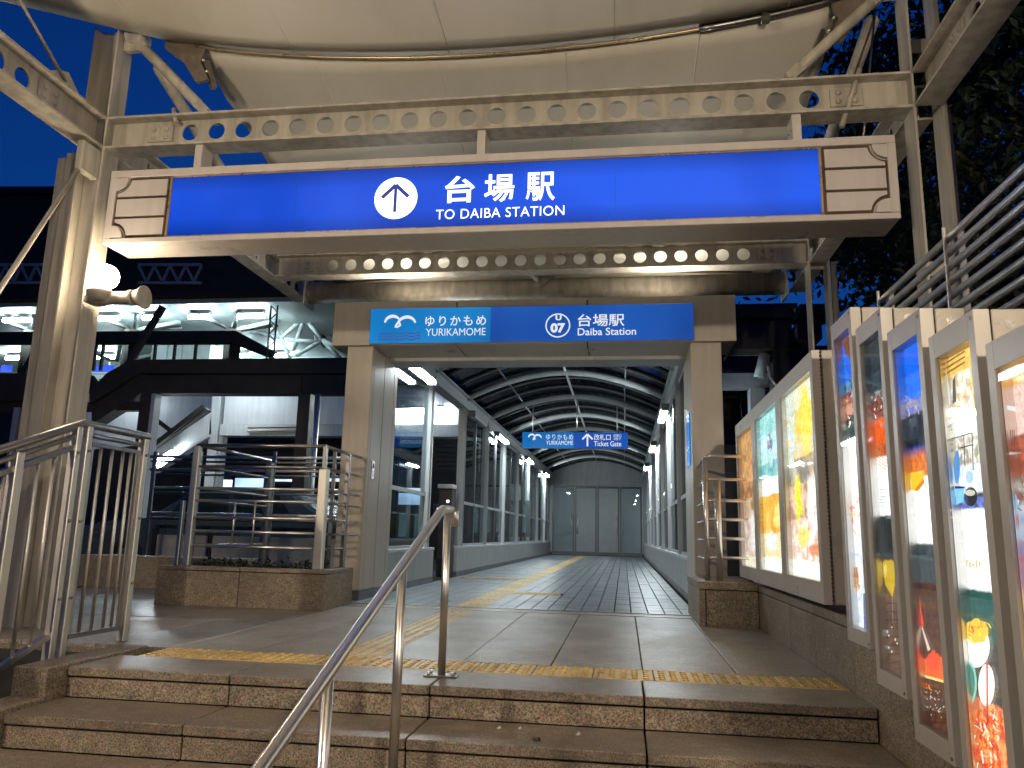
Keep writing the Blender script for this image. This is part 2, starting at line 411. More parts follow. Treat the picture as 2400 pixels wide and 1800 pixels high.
# stepped kerb beside the stairs
kerb = struct('kerb', MB().box(-2.93, -2.80, 1.0, 4.42, -0.9, -0.83), M['joint'])
for k in range(6):
    y1 = 3.62 - TR * k
    obj('kerb_block', MB().bbox(-2.955, -2.773, y1 - TR if k else 3.235, y1 - 0.004, -0.89, -RI * (k + 1) + 0.022, 0.006), M['granite'], kerb)
obj('kerb_block', MB().bbox(-2.955, -2.773, 3.622, 4.45, -0.89, 0.014, 0.006), M['granite'], kerb)

plat = struct('platform', MB().box(-6.2, 2.0, 4.1, 30, -0.7, -0.045).box(-6.2, 3.0, 29.9, 37, -0.7, -0.02), M['joint'])
obj('platform_edge', MB().box(-6.2, -2.96, 4.46, 4.5, -0.6, -0.02), M['granite'], plat)
slab_meshes = {}
def slab(x0, x1, y0, y1, mat, name='paving_slab', zt=0.0, th=0.04, gap=0.003):
    key = (round(x1 - x0, 3), round(y1 - y0, 3), mat.name, th)
    if key not in slab_meshes:
        w, d = x1 - x0 - 2 * gap, y1 - y0 - 2 * gap
        slab_meshes[key] = MB().bbox(-w / 2, w / 2, -d / 2, d / 2, -th, 0, 0.003).mesh(name)
    return piece(name, slab_meshes[key], mat, plat, ((x0 + x1) / 2, (y0 + y1) / 2, zt + random.uniform(-0.0012, 0.0012)))
GX0, GX1 = -1.66, -1.375          # guiding strip
xs_l = [-6.13, -5.634, -5.137, -4.64, -4.143, -3.646, -3.15, -2.653, -2.156, GX0]
xs_r = [GX1, -0.895, -0.400, 0.098, 0.595, WX - 0.003]
for xs in (xs_l, xs_r):
    for a, b in zip(xs[:-1], xs[1:]):
        if a < -2.9: slab(a, b, 4.50, 5.94, M['paver']); slab(a, b, 5.94, 7.39, M['paver'])
        else: slab(a, b, 4.485, 7.39, M['paver'])
for a in range(6):
    slab(-6.13 + a * 0.497, -5.633 + a * 0.497, 7.39, 9.5, M['paver'])
# warning tiles with domes
dome = MB().bbox(-0.1535, 0.1535, -0.1535, 0.1535, -0.04, 0.0, 0.003)
for i in range(5):
    for j in range(5):
        x, y = (i - 2) * 0.058, (j - 2) * 0.058
        dome.tube([(x, y, 0), (x, y, 0.0055), (x, y, 0.0075)], 0.012, 8, True, [0.0175, 0.0145, 0.010])
dome_me = dome.mesh('warning_tile')
tx = WX - 0.16
while tx > -2.75:
    piece('warning_tile', dome_me, M['tactile'], plat, (tx, 4.325, random.uniform(0, 0.0015))); tx -= 0.312
barm = MB().bbox(-0.141, 0.141, -0.148, 0.148, -0.04, 0.0, 0.003)
for i in range(4):
    x = (i - 1.5) * 0.07
    barm.prism([(x - 0.018, 0), (x + 0.018, 0), (x + 0.011, 0.005), (x - 0.011, 0.005)], -0.138, 0.138, 'y')
bar_me = barm.mesh('guide_tile')
gy = 4.635
while gy < 30:
    if not (7.38 < gy < 7.75): piece('guide_tile', bar_me, M['tactile'], plat, ((GX0 + GX1) / 2, gy, 0.0))
    gy += 0.30
for xx in (-1.22, -0.92): piece('guide_tile', bar_me, M['tactile'], plat, (xx, 9.75, 0.002)).rotation_euler[2] = PI / 2
for xx in (-1.82, -2.12, -2.42): piece('guide_tile', bar_me, M['tactile'], plat, (xx, 12.75, 0.002)).rotation_euler[2] = PI / 2
# threshold channel
obj('threshold_rail', MB().box(-2.7, 0.69, 7.40, 7.425, -0.04, 0.004).box(-2.7, 0.69, 7.70, 7.725, -0.04, 0.004), M['steeldark'], plat)
obj('drain_cover', MB().box(-2.7, 0.69, 7.43, 7.695, -0.04, -0.003), M['paver'], plat)
# walkway tiles
nt_ = 0
rest = MB()
TW, TL = 0.16, 0.32
y = 7.735
cols_ = [(GX0 - TW * (k + 1), GX0 - TW * k) for k in range(7)] + [(GX1 + TW * k, min(GX1 + TW * (k + 1), 0.69)) for k in range(13)]
while y < 29.8:
    for (x, x1) in cols_:
        mid = (x + x1) / 2
        crs = (9.6 < y + TL / 2 < 9.9 and -1.4 < mid < -0.75) or (12.6 < y + TL / 2 < 12.9 and -2.6 < mid < -1.64)
        if not crs:
            if nt_ < 300: slab(x, x1, y, y + TL, M['tile'], 'floor_tile', 0.0, 0.04, 0.005); nt_ += 1
            else: rest.box(x + 0.005, x1 - 0.005, y + 0.005, y + TL - 0.005, -0.04, random.uniform(-0.001, 0.001))
    y += TL
ro = obj('floor_tiles_far', rest, M['tile'], plat); ro['kind'] = 'stuff'

# ------------------------------------------------------------------ right-hand stone wall with panels
wall = thing('stone_wall', 'low tan granite wall along the right side under the poster cases', 'wall', (WX + 0.3, 3.5, 0))
obj('wall_core', MB().box(WX + 0.02, 1.8, 0.4, 6.8, -0.9, 0.27), M['joint'], wall)
ysj = [6.80, 6.20, 5.59, 4.88, 4.11, 3.35, 2.6, 1.85, 1.1, 0.4]
for a, b in zip(ysj[1:], ysj[:-1]):
    obj('stone_panel', MB().bbox(WX, WX + 0.03, a + 0.003, b - 0.003, -0.9, 0.285, 0.003), M['granite'], wall)
    obj('coping_stone', MB().bbox(WX - 0.004, 1.8, a + 0.003, b - 0.003, 0.292, 0.345, 0.004), M['granite'], wall)
pr_ = thing('planter_block', 'small tan granite planter block at foot of the right pillar', 'planter', (0.85, 7.0, 0))
obj('stone_panel', MB().bbox(0.67, WX - 0.006, 6.78, 6.81, 0.0, 0.29, 0.003), M['granite'], pr_)
obj('stone_panel', MB().bbox(0.613, 0.664, 6.785, 7.95, 0.0, 0.29, 0.003), M['granite'], pr_)
obj('core', MB().box(0.668, 2.2, 6.815, 7.95, 0.0, 0.285), M['joint'], pr_)
obj('coping_stone', MB().bbox(0.608, WX - 0.006, 6.775, 7.95, 0.296, 0.36, 0.006), M['granite'], pr_)

# ------------------------------------------------------------------ left planter
pl = thing('planter_box', 'long tan granite planter box beside the left entrance pillar', 'planter', (-3.46, 7.2, 0))
obj('core', MB().box(-4.24, -2.68, 6.89, 7.57, 0.0, 0.26), M['soil'], pl)
for a, b in ((-4.267, -3.462), (-3.456, -2.652)):
    obj('stone_panel', MB().bbox(a, b, 6.86, 6.885, 0.0, 0.31, 0.003), M['granite'], pl)
    obj('coping_stone', MB().bbox(a - 0.004 * (a < -4), b, 6.855, 7.02, 0.317, 0.35, 0.004), M['granite'], pl)
obj('stone_panel', MB().bbox(-2.679, -2.651, 6.888, 7.20, 0.0, 0.31, 0.003), M['granite'], pl)
obj('stone_panel', MB().bbox(-2.679, -2.651, 7.206, 7.62, 0.0, 0.31, 0.003), M['granite'], pl)
obj('coping_stone', MB().bbox(-2.80, -2.651, 7.024, 7.62, 0.317, 0.35, 0.004), M['granite'], pl)
obj('stone_panel', MB().bbox(-4.267, -4.24, 6.888, 7.62, 0.0, 0.31, 0.003), M['granite'], pl)
bw = thing('planter_wall', 'dark low granite wall set back behind the left planter box', 'wall', (-5, 8.6, 0))
for i in range(3):
    obj('stone_panel', MB().bbox(-6.3 + i * 0.7, -5.606 + i * 0.7, 8.5, 8.9, 0.0, 0.36, 0.004), M['granite'], bw)

def leaves_mat(name, c0, c1):
    mt, nt, out = newmat(name)
    b = N(nt, 'ShaderNodeBsdfPrincipled'); b.inputs['Roughness'].default_value = 0.5
    g_ = N(nt, 'ShaderNodeNewGeometry'); r = ramp(nt, [(0, c0), (1, c1)]); nt.links.new(g_.outputs['Random Per Island'], r.inputs[0]); nt.links.new(r.outputs[0], b.inputs['Base Color'])
    tr = N(nt, 'ShaderNodeBsdfTranslucent'); nt.links.new(r.outputs[0], tr.inputs[0])
    mx = N(nt, 'ShaderNodeMixShader'); mx.inputs[0].default_value = 0.3; nt.links.new(b.outputs[0], mx.inputs[1]); nt.links.new(tr.outputs[0], mx.inputs[2]); nt.links.new(mx.outputs[0], out.inputs[0])
    return mt
M['leaf'] = leaves_mat('tree_leaf', (0.012, 0.022, 0.009), (0.034, 0.052, 0.018))
M['hedge'] = leaves_mat('hedge_leaf', (0.012, 0.02, 0.01), (0.03, 0.045, 0.02))
M['bark'] = paint('bark', (0.10, 0.08, 0.06), 0.9, 0.35, bump=0.4, scale=12)

def leaf(mb, p, s):
    n = Vector((random.gauss(0, 1), random.gauss(0, 1), random.gauss(0, 1) + 0.5)).normalized()
    u = n.orthogonal().normalized(); u.rotate(Matrix.Rotation(random.uniform(0, 6.28), 3, n)); w = n.cross(u)
    p = Vector(p)
    mb.add([p - u * s, p - w * s * 0.45 + n * s * 0.12, p + u * s, p + w * s * 0.45 + n * s * 0.12], [(0, 1, 2, 3)])

hg = MB()
for _ in range(2600):
    leaf(hg, (random.uniform(-4.18, -2.85), random.uniform(7.08, 7.55), 0.27 + random.random() ** 2 * random.uniform(0.06, 0.16)), random.uniform(0.014, 0.03))
o = obj('ground_cover', hg, M['hedge']); o['kind'] = 'stuff'; tag(o, 'low dark ground cover plants filling the left planter box', 'plants')

# ================================================================== PORTAL
PY = 8.0
por = thing('entrance_portal', 'beige panelled entrance portal framing the covered walkway', 'portal', (-1.0, 8.4, 0))
def pillar(x0, x1, inner):
    core = obj('pillar', MB().box(x0 + 0.012, x1 - 0.012, PY + 0.012, 8.97, 0, 2.70), M['joint'], por)
    obj('front_panel', MB().bbox(x0, x1, PY, PY + 0.02, 0.10, 2.695, 0.004), M['panel'], core)
    xi0, xi1 = (x1 - 0.02, x1 + 0.0) if inner > 0 else (x0, x0 + 0.02)
    xo0, xo1 = (x0, x0 + 0.02) if inner > 0 else (x1 - 0.02, x1)
    for a, b in ((PY + 0.024, 8.09), (8.098, 8.46), (8.478, 8.85), (8.862, 8.98)):
        obj('side_panel', MB().bbox(xi0, xi1, a, b, 0.10, 2.695, 0.003), M['panel'], core)
    obj('side_panel', MB().bbox(xo0, xo1, PY + 0.024, 8.98, 0.10, 2.695, 0.003), M['panel'], core)
    obj('base_plinth', MB().box(x0 + 0.004, x1 - 0.004, PY + 0.006, 8.975, 0.0, 0.097), M['walkdark'], core)
    return core
pL = pillar(-3.0, -2.71, 1)
pR = pillar(0.69, 1.0, -1)
hd = obj('header', MB().box(-3.15, 1.13, PY - 0.02, 8.88, 2.72, 3.17), M['joint'], por)
for a, b in ((-3.17, -1.79), (-1.775, -0.382), (-0.367, 1.15)):
    obj('header_panel', MB().bbox(a, b, PY - 0.035, PY - 0.02, 2.70, 3.19, 0.004), M['panel'], hd)
    obj('soffit_panel', MB().bbox(a, b, PY - 0.018, 8.60, 2.70, 2.722, 0.004), M['panel'], hd)
obj('soffit_trim', MB().bbox(-2.71, 0.69, 8.605, 8.98, 2.66, 2.75, 0.004), M['walk'], hd)
obj('end_panel', MB().bbox(-3.172, -3.152, PY - 0.018, 8.88, 2.70, 3.19, 0.003), M['panel'], hd)
obj('end_panel', MB().bbox(1.132, 1.152, PY - 0.018, 8.88, 2.70, 3.19, 0.003), M['panel'], hd)
obj('top_panel', MB().box(-3.15, 1.13, PY - 0.018, 8.88, 3.172, 3.188), M['panel'], hd)
for x in (-1.9, -0.35):
    obj('downlight', MB().disc((x, 8.3), 0.05, 2.695, 2.70, 16, 'z'), M['steeldark'], hd)

# station name sign on the portal
hs = thing('station_name_sign', 'blue and light blue station name sign across the portal header', 'sign', (-1.0, PY - 0.05, 2.72))
SY = PY - 0.075
xa, xb, zA, zB = -2.735, 0.722, 2.705, 3.10
xm = -1.40
obj('sign_case', MB().bbox(xa, xb, SY + 0.004, PY - 0.037, zA, zB, 0.003), M['steeldark'], hs)
p1 = obj('light_blue_panel', MB().box(xa + 0.002, xm, SY, SY + 0.003, zA + 0.004, zB - 0.004), M['sky_blue'], hs)
p2 = obj('deep_blue_panel', MB().box(xm + 0.0005, xb - 0.002, SY, SY + 0.003, zA + 0.004, zB - 0.004), M['blue2'], hs)
def wx(px, py, Y=SY): return at(px, py, Y)
def bird(x0, x1, z0, z1, y, parent, w, mat):
    W, H = x1 - x0, z1 - z0
    pts = []
    for t in range(13):                                     # left wing
        a = PI * (1 - t / 12 * 0.86) ; pts.append((x0 + W * 0.24 + math.cos(a) * W * 0.24, z0 + H * 0.42 + math.sin(a) * H * 0.55))
    lw = MB().strip(pts, lambda t: w * (0.6 + 0.6 * math.sin(t * PI)), y - 0.002, y)
    pts = []
    for t in range(15):
        a = PI * (0.97 - t / 14 * 0.88); pts.append((x0 + W * 0.70 + math.cos(a) * W * 0.29, z0 + H * 0.16 + math.sin(a) * H * 0.72))
    lw.strip(pts, lambda t: w * (0.6 + 0.6 * math.sin(t * PI)), y - 0.0035, y - 0.0015)
    pts = [(x0 + W * 0.43, z0 + H * 0.45), (x0 + W * 0.36, z0 + H * 0.16), (x0 + W * 0.34, z0 + H * 0.03), (x0 + W * 0.40, z0 + H * 0.02), (x0 + W * 0.50, z0 + H * 0.16), (x0 + W * 0.47, z0 + H * 0.40)]
    lw.strip(pts, w * 0.7, y - 0.005, y - 0.003)
    return obj('bird_emblem', lw, mat, parent)
def rect(px0, py0, px1, py1, Y):
    ym = (py0 + py1) / 2; xmid = (px0 + px1) / 2
    return at(px0, ym, Y).x, at(px1, ym, Y).x, at(xmid, py1, Y).z, at(xmid, py0, Y).z
r_ = rect(832, 682, 899, 707, SY); bird(*r_, SY, p1, 0.030, M['white_print'])
r_ = rect(818, 719, 908, 733, SY)
for k in range(3):
    z = r_[2] + (r_[3] - r_[2]) * k / 2.2; pts = [(r_[0] + (r_[1] - r_[0]) * t / 24, z + 0.006 * math.sin(t * 0.9)) for t in range(25)]
    obj('wave_stripe', MB().strip(pts, 0.012, SY - 0.002, SY), M['wave_print'] if k % 2 else M['white_print'] if 0 else M['wave_print'], p1)
letters('ゆりかもめ', *rect(919, 682, 1050, 704, SY), SY, M['white_print'], p1, 0.012, space=1.25)
letters('YURIKAMOME', *rect(920, 709, 1049, 725, SY), SY, M['white_print'], p1, 0.0)
c = at(1205, 703, SY)
obj('number_ring', MB().ring((c.x, c.z), 0.118, 0.132, SY - 0.002, SY), M['white_print'], p2)
letters('U', *rect(1200, 681, 1213, 692, SY), SY, M['white_print'], p2, 0.05)
letters('07', *rect(1189, 698, 1221, 719, SY), SY, M['white_print'], p2, 0.05)
letters('台場駅', *rect(1248, 678, 1349, 705, SY), SY, M['white_print'], p2, 0.012)
letters('Daiba Station', *rect(1248, 708, 1374, 724, SY), SY, M['white_print'], p2, 0.010)

# ================================================================== COVERED WALKWAY
XL, XR = -2.75, 0.73
YE = 30.0
PST = [8.98] + [10.9 + 2.4 * k for k in range(9)]
cw = thing('covered_walkway', 'covered walkway with glazed sides and arched steel roof behind the portal', 'walkway', (-1.0, 19, 0))
def lowwall(x, sgn, y0, y1):
    o = obj('low_wall', MB().box(x - 0.02 * sgn if sgn > 0 else x, x if sgn > 0 else x + 0.02, y0, y1, 0, 0.46) if 0 else
            MB().box(min(x, x - sgn * 0.22), max(x, x - sgn * 0.22), y0, y1, 0.085, 0.455), M['wallpanel'], cw)
    obj('skirting', MB().box(min(x + sgn * 0.004, x - sgn * 0.2), max(x + sgn * 0.004, x - sgn * 0.2), y0 + 0.002, y1 - 0.002, 0, 0.083), M['walkdark'], o)
    obj('sill', MB().bbox(min(x + sgn * 0.012, x - sgn * 0.30), max(x + sgn * 0.012, x - sgn * 0.30), y0, y1, 0.458, 0.497, 0.004), M['sill'], o)
    return o
lowwall(XL, 1, 8.985, 11.35)
lowwall(XL, 1, 13.0, YE)
lowwall(XR, -1, 8.985, YE)
for sx, x in ((1, XL), (-1, XR)):
    obj('eaves_beam', MB().box(min(x + sx * 0.02, x - sx * 0.10), max(x + sx * 0.02, x - sx * 0.10), 8.985, YE, 2.88, 3.05).box(min(x + sx * 0.07, x - sx * 0.02), max(x + sx * 0.07, x - sx * 0.02), 8.985, YE, 3.055, 3.075), M['walk'], cw)
    for i, y in enumerate(PST):
        z0 = 0.5 if not (sx > 0 and 11.4 < y < 12.95) else 0.0
        if i == 0: continue
        p = obj('post', MB().box(min(x, x - sx * 0.12), max(x, x - sx * 0.12), y, y + 0.014, z0, 2.88).box(min(x, x - sx * 0.12), max(x, x - sx * 0.12), y + 0.136, y + 0.15, z0, 2.88).box(min(x - sx * 0.055, x - sx * 0.065), max(x - sx * 0.055, x - sx * 0.065), y + 0.014, y + 0.136, z0, 2.88), M['walk'], cw)
    for i in range(len(PST)):
        y0 = PST[i] + 0.155 if i else 8.99
        y1 = PST[i + 1] - 0.005 if i + 1 < len(PST) else YE
        if sx > 0 and 10.8 < PST[i] < 11.0: continue
        xg = x - sx * 0.06
        obj('window_pane', MB().box(xg - 0.004, xg + 0.004, y0, y1, 0.5, 2.86), M['glass'], cw)
        obj('transom_rail', MB().box(xg - 0.02, xg + 0.02, y0, y1, 1.215, 1.265), M['walk'], cw)
        obj('bottom_rail', MB().box(xg - 0.02, xg + 0.02, y0, y1, 0.50, 0.535), M['walk'], cw)
        obj('head_rail', MB().box(xg - 0.02, xg + 0.02, y0, y1, 2.83, 2.875), M['walk'], cw)
        if y1 - y0 > 2:
            ym = (y0 + y1) / 2
            obj('mullion', MB().box(xg - 0.026, xg + 0.026, ym - 0.03, ym + 0.03, 0.538, 2.828), M['walkdark'], cw)
# arched roof
ZS, RISE = 3.06, 0.46
def vault(t):        # t 0..1 across
    x = XL + (XR - XL) * t
    return x, ZS + RISE * math.sin(PI * t) ** 0.92 if 0 < t < 1 else ZS
def arch(y0, y1, w, h, dz=0.0):
    n = 18; mb = MB(); ps = [vault(k / n) for k in range(n + 1)]
    for i in range(n):
        a, b = ps[i], ps[i + 1]
        mb.prism([(a[0], a[1] + dz), (b[0], b[1] + dz), (b[0], b[1] + dz + h), (a[0], a[1] + dz + h)], y0, y1)
    return mb
for y in PST[1:]:
    mb = MB(); mb.tube([(vault(k / 20)[0], y + 0.075, vault(k / 20)[1]) for k in range(21)], 0.055, 10)
    obj('arch_rib', mb, M['walk'], cw)
allp = PST + [YE]
for i in range(len(allp) - 1):
    for q in (0.33, 0.67):
        y = allp[i] + (allp[i + 1] - allp[i]) * q
        mb = MB(); mb.tube([(vault(k / 16)[0], y, vault(k / 16)[1] + 0.06) for k in range(17)], 0.022, 6)
        obj('glazing_rib', mb, M['walkdark'], cw)
    obj('roof_pane', arch(allp[i] + 0.01, allp[i + 1] - 0.002, 0, 0.012, 0.085), M['roofglass'], cw)
for t in (0.5,):
    x, z = vault(t); obj('ridge_purlin', MB().tube([(x, 8.99, z + 0.03), (x, YE, z + 0.03)], 0.025, 8), M['walk'], cw)
for t in (0.2, 0.8):
    x, z = vault(t); obj('roof_purlin', MB().tube([(x, 8.99, z + 0.06), (x, YE, z + 0.06)], 0.018, 6), M['walkdark'], cw)
obj('end_wall', MB().box(-4.6, 2.6, YE + 6.0, YE + 6.2, 0, 4.2), M['sill'], cw)
obj('side_return', MB().box(-4.6, -4.4, YE + 0.3, YE + 6.0, 0, 4.2), M['sill'], cw)
obj('side_return', MB().box(2.4, 2.6, YE + 0.3, YE + 6.0, 0, 4.2), M['sill'], cw)
obj('end_ceiling', MB().box(-4.6, 2.6, YE + 0.3, YE + 6.0, 3.0, 3.1), M['sill'], cw)
obj('end_bulkhead', MB().box(-4.6, 2.6, YE + 0.05, YE + 0.25, 2.62, 3.9), M['walk'], cw)
for k, (x0_, x1_) in enumerate(((-2.7, -1.86), (-1.84, -1.01), (-0.99, -0.16), (-0.14, 0.68))):
    dr = obj('door_leaf', MB().box(x0_, x0_ + 0.06, YE + 0.1, YE + 0.15, 0.02, 2.6).box(x1_ - 0.06, x1_, YE + 0.1, YE + 0.15, 0.02, 2.6).box(x0_ + 0.06, x1_ - 0.06, YE + 0.1, YE + 0.15, 2.52, 2.6).box(x0_ + 0.06, x1_ - 0.06, YE + 0.1, YE + 0.15, 0.02, 0.14), M['walkdark'], cw)
    if k in (0, 3): obj('door_pane', MB().box(x0_ + 0.06, x1_ - 0.06, YE + 0.12, YE + 0.13, 0.14, 2.52), M['glass'], dr)
    obj('door_handle', MB().tube([(x1_ - 0.10 if k % 2 == 0 else x0_ + 0.10, YE + 0.06, 0.8), (x1_ - 0.10 if k % 2 == 0 else x0_ + 0.10, YE + 0.06, 1.5)], 0.018, 8), M['steel'], dr)
for k, x in enumerate((-3.2, -1.0, 1.2)):  # unseen tubes added to light the far end of the walkway
    bt_ = thing('ceiling_tube', ['left ceiling tube in the room beyond the far walkway doors', 'middle ceiling tube in the room beyond the far walkway doors', 'right ceiling tube in the room beyond the far walkway doors'][k], 'lamp', (x, YE + 3, 2.95), 'ceiling tubes beyond the far doors')
    obj('lamp_tube', MB().tube([(x, YE + 2, 2.93), (x, YE + 4, 2.93)], 0.03, 8), M['tubedim'], bt_)
    obj('housing', MB().box(x - 0.08, x + 0.08, YE + 1.95, YE + 4.05, 2.962, 2.998), M['lampbody'], bt_)
obj('gutter_box', MB().box(-3.0, -2.87, 9.0, YE, 2.95, 3.15), M['walk'], cw)
obj('gutter_box', MB().box(0.86, 1.0, 9.0, YE, 2.95, 3.15), M['walk'], cw)
# side opening of the walkway: recessed post and dark machine
mc = thing('ticket_machine', 'dark post-mounted machine with two small lit lamps in the walkway side opening', 'machine', (-3.0, 12.9, 0))
obj('body', MB().bbox(-3.02, -2.80, 12.70, 12.95, 0.0, 1.42, 0.01), M['black'], mc)
obj('hood', MB().bbox(-3.04, -2.78, 12.64, 12.95, 1.43, 1.50, 0.008), M['sill'], mc)
for z in (1.22, 1.11): obj('status_lamp', MB().sphere((-2.87, 12.70, z), 0.022, 10, 6), emis('status_glow' + str(z), (1.0, 0.85, 0.65), 6.0), mc)

def tube_lamp(name, label, x, y0, y1, z, lit, sx, group='walkway wall lamps'):
    t = thing(name, label, 'lamp', (x, (y0 + y1) / 2, z), group)
    obj('housing', MB().prism([(x, z + 0.05), (x + sx * 0.10, z + 0.05), (x + sx * 0.115, z + 0.01), (x + sx * 0.09, z - 0.01), (x, z - 0.01)], y0, y1, 'y'), M['lampbody'], t)
    obj('lamp_tube', MB().prism([(x + sx * 0.015, z - 0.012), (x + sx * 0.105, z - 0.012), (x + sx * 0.095, z - 0.055), (x + sx * 0.03, z - 0.055)], y0 + 0.03, y1 - 0.03, 'y'), M['tubelamp'] if lit else M['lampbody'], t)
    for y in (y0, y1): obj('end_cap', MB().box(min(x, x + sx * 0.12), max(x, x + sx * 0.12), y - 0.012 if y == y0 else y, y if y == y0 else y + 0.012, z - 0.06, z + 0.055), M['walkdark'], t)
LZ = 2.81
tube_lamp('wall_lamp', 'lit wall lamp on the left of the walkway, nearest to the portal', XL + 0.022, 9.15, 10.5, LZ, True, 1)
tube_lamp('wall_lamp', 'unlit wall lamp on the left side of the walkway', XL + 0.022, 13.5, 14.9, LZ, False, 1)
tube_lamp('wall_lamp', 'lit wall lamp on the left of the walkway, second from the portal', XL + 0.022, 16.3, 17.7, LZ, True, 1)
tube_lamp('wall_lamp', 'lit wall lamp on the left of the walkway, third from the portal', XL + 0.022, 21.4, 22.8, LZ, True, 1)
tube_lamp('wall_lamp', 'lit wall lamp at the far left end of the walkway', XL + 0.022, 26.4, 27.8, LZ, True, 1)
tube_lamp('wall_lamp', 'lit wall lamp on the right of the walkway, nearest to the portal', XR - 0.022, 12.2, 13.5, LZ - 0.1, True, -1)
tube_lamp('wall_lamp', 'lit wall lamp on the right of the walkway, second from the portal', XR - 0.022, 17.0, 18.3, LZ - 0.1, True, -1)
tube_lamp('wall_lamp', 'lit wall lamp at the far right end of the walkway', XR - 0.022, 22.0, 23.3, LZ - 0.1, True, -1)

# hanging ticket gate sign
TY = 15.7
ts = thing('hanging_sign', 'blue ticket gate sign hanging from the walkway roof', 'sign', (-1.0, TY, 2.44))
tx0, tx1, tz0, tz1 = -2.045, 0.092, 2.445, 2.775
obj('sign_case', MB().bbox(tx0, tx1, TY + 0.004, TY + 0.10, tz0, tz1, 0.004), M['steeldark'], ts)
a_ = obj('light_blue_panel', MB().box(tx0 + 0.002, -1.0, TY, TY + 0.003, tz0 + 0.003, tz1 - 0.003), M['sky_blue'], ts)
b_ = obj('deep_blue_panel', MB().box(-0.999, tx1 - 0.002, TY, TY + 0.003, tz0 + 0.003, tz1 - 0.003), M['blue2'], ts)
for x in (-1.84, -0.93, -0.12):
    t = (x - XL) / (XR - XL); obj('hanger_rod', MB().tube([(x, TY + 0.05, tz1), (x, TY + 0.05, vault(t)[1])], 0.014, 8), M['steel'], ts)
bird(*rect(1142, 938, 1170, 950, TY), TY, a_, 0.03, M['white_print'])
letters('ゆりかもめ', *rect(1180, 938, 1238, 950, TY), TY, M['white_print'], a_, 0.0, space=1.25)
letters('YURIKAMOME', *rect(1180, 952, 1238, 961, TY), TY, M['white_print'], a_, 0.0)
r_ = rect(1258, 938, 1280, 964, TY); cx = (r_[0] + r_[1]) / 2; W = r_[1] - r_[0]; H = r_[3] - r_[2]
obj('arrow', MB().strip([(cx, r_[2]), (cx, r_[3] - 0.02)], W * 0.16, TY - 0.002, TY).strip([(r_[0], r_[3] - W * 0.5), (cx, r_[3])], W * 0.17, TY - 0.004, TY - 0.0025).strip([(cx, r_[3]), (r_[1], r_[3] - W * 0.5)], W * 0.17, TY - 0.006, TY - 0.0045), M['white_print'], b_)
letters('改札口', *rect(1283, 938, 1319, 951, TY), TY, M['white_print'], b_, 0.006)
letters('检票口\n개찰구', *rect(1325, 938, 1342, 951, TY), TY, M['white_print'], b_, 0.0)
letters('Ticket Gate', *rect(1283, 953, 1342, 964, TY), TY, M['white_print'], b_, 0.006)

# ================================================================== CANOPY FRAME
BZ0, BZ1 = 3.53, 3.79
CYF = 5.0
fr = thing('steel_canopy', 'beige steel canopy of tall columns and beams with round holes', 'canopy', (-1.0, 5.1, 0))
def holed_web(mb, u0, u1, nh, z0, z1, zc, r, a0, a1, axis):
    # web with a row of round holes between u0 and u1; a0..a1 thickness
    w = (u1 - u0) / nh; ns = 20
    def V(u, z, a): return (u, a, z) if axis == 'x' else (a, u, z)
    for i in range(nh):
        uc = u0 + w * (i + 0.5); angs = sorted([2 * PI * k / ns for k in range(ns)] + [math.atan2(dz, du) % (2 * PI) for du in (-w / 2, w / 2) for dz in (z0 - zc, z1 - zc)])
        inn = []; out = []
        for a in angs:
            c_, s_ = math.cos(a), math.sin(a)
            t = min((w / 2 / abs(c_)) if abs(c_) > 1e-9 else 1e9, ((z1 - zc) / s_) if s_ > 1e-9 else ((z0 - zc) / s_) if s_ < -1e-9 else 1e9)
            inn.append((uc + r * c_, zc + r * s_)); out.append((uc + t * c_, zc + t * s_))
        n = len(angs); vs = [V(p[0], p[1], a0) for p in inn] + [V(p[0], p[1], a0) for p in out] + [V(p[0], p[1], a1) for p in inn] + [V(p[0], p[1], a1) for p in out]
        fs = []
        for k in range(n):
            j = (k + 1) % n
            fs += [(k, j, n + j, n + k), (2 * n + k, 3 * n + k, 3 * n + j, 2 * n + j), (k, 2 * n + k, 2 * n + j, j)]
        mb.add(vs, fs)

def cross_beam(x0, x1, y, hx0, hx1, nh, rev=1):
    # I-beam along X, front flange edge at y
    mb = MB(); wy = y + 0.09
    holed_web(mb, hx0, hx1, nh, BZ0 + 0.018, BZ1 - 0.018, 3.672, 0.067, wy - 0.006, wy + 0.006, 'x')
    mb.box(x0, hx0, wy - 0.006, wy + 0.006, BZ0 + 0.018, BZ1 - 0.018).box(hx1, x1, wy - 0.006, wy + 0.006, BZ0 + 0.018, BZ1 - 0.018)
    b = obj('beam', mb, M['steelpaint'], fr)
    obj('flange', MB().box(x0, x1, y, y + 0.18, BZ0, BZ0 + 0.017), M['steelpaint'], b)
    obj('flange', MB().box(x0, x1, y, y + 0.18, BZ1 - 0.017, BZ1), M['steelpaint'], b)
    for px in (hx0 - 0.13, hx1 + 0.13):
        obj('splice_plate', MB().bbox(px - 0.105, px + 0.105, wy - 0.02, wy - 0.0065, 3.60, 3.735, 0.003), M['steelpaint'], b)
        for dx in (-0.052, 0.052):
            for z in (3.636, 3.70):
                obj('bolt', MB().sphere((px + dx, wy - 0.02, z), 0.021, 10, 6), M['steelpaint'], b)
    return b
HX0, HX1 = -3.385, 1.375
cross_beam(-3.92, 1.9, CYF, HX0, HX1, 22)
cross_beam(-3.92, 1.9, 8.0, HX0, HX1, 22)

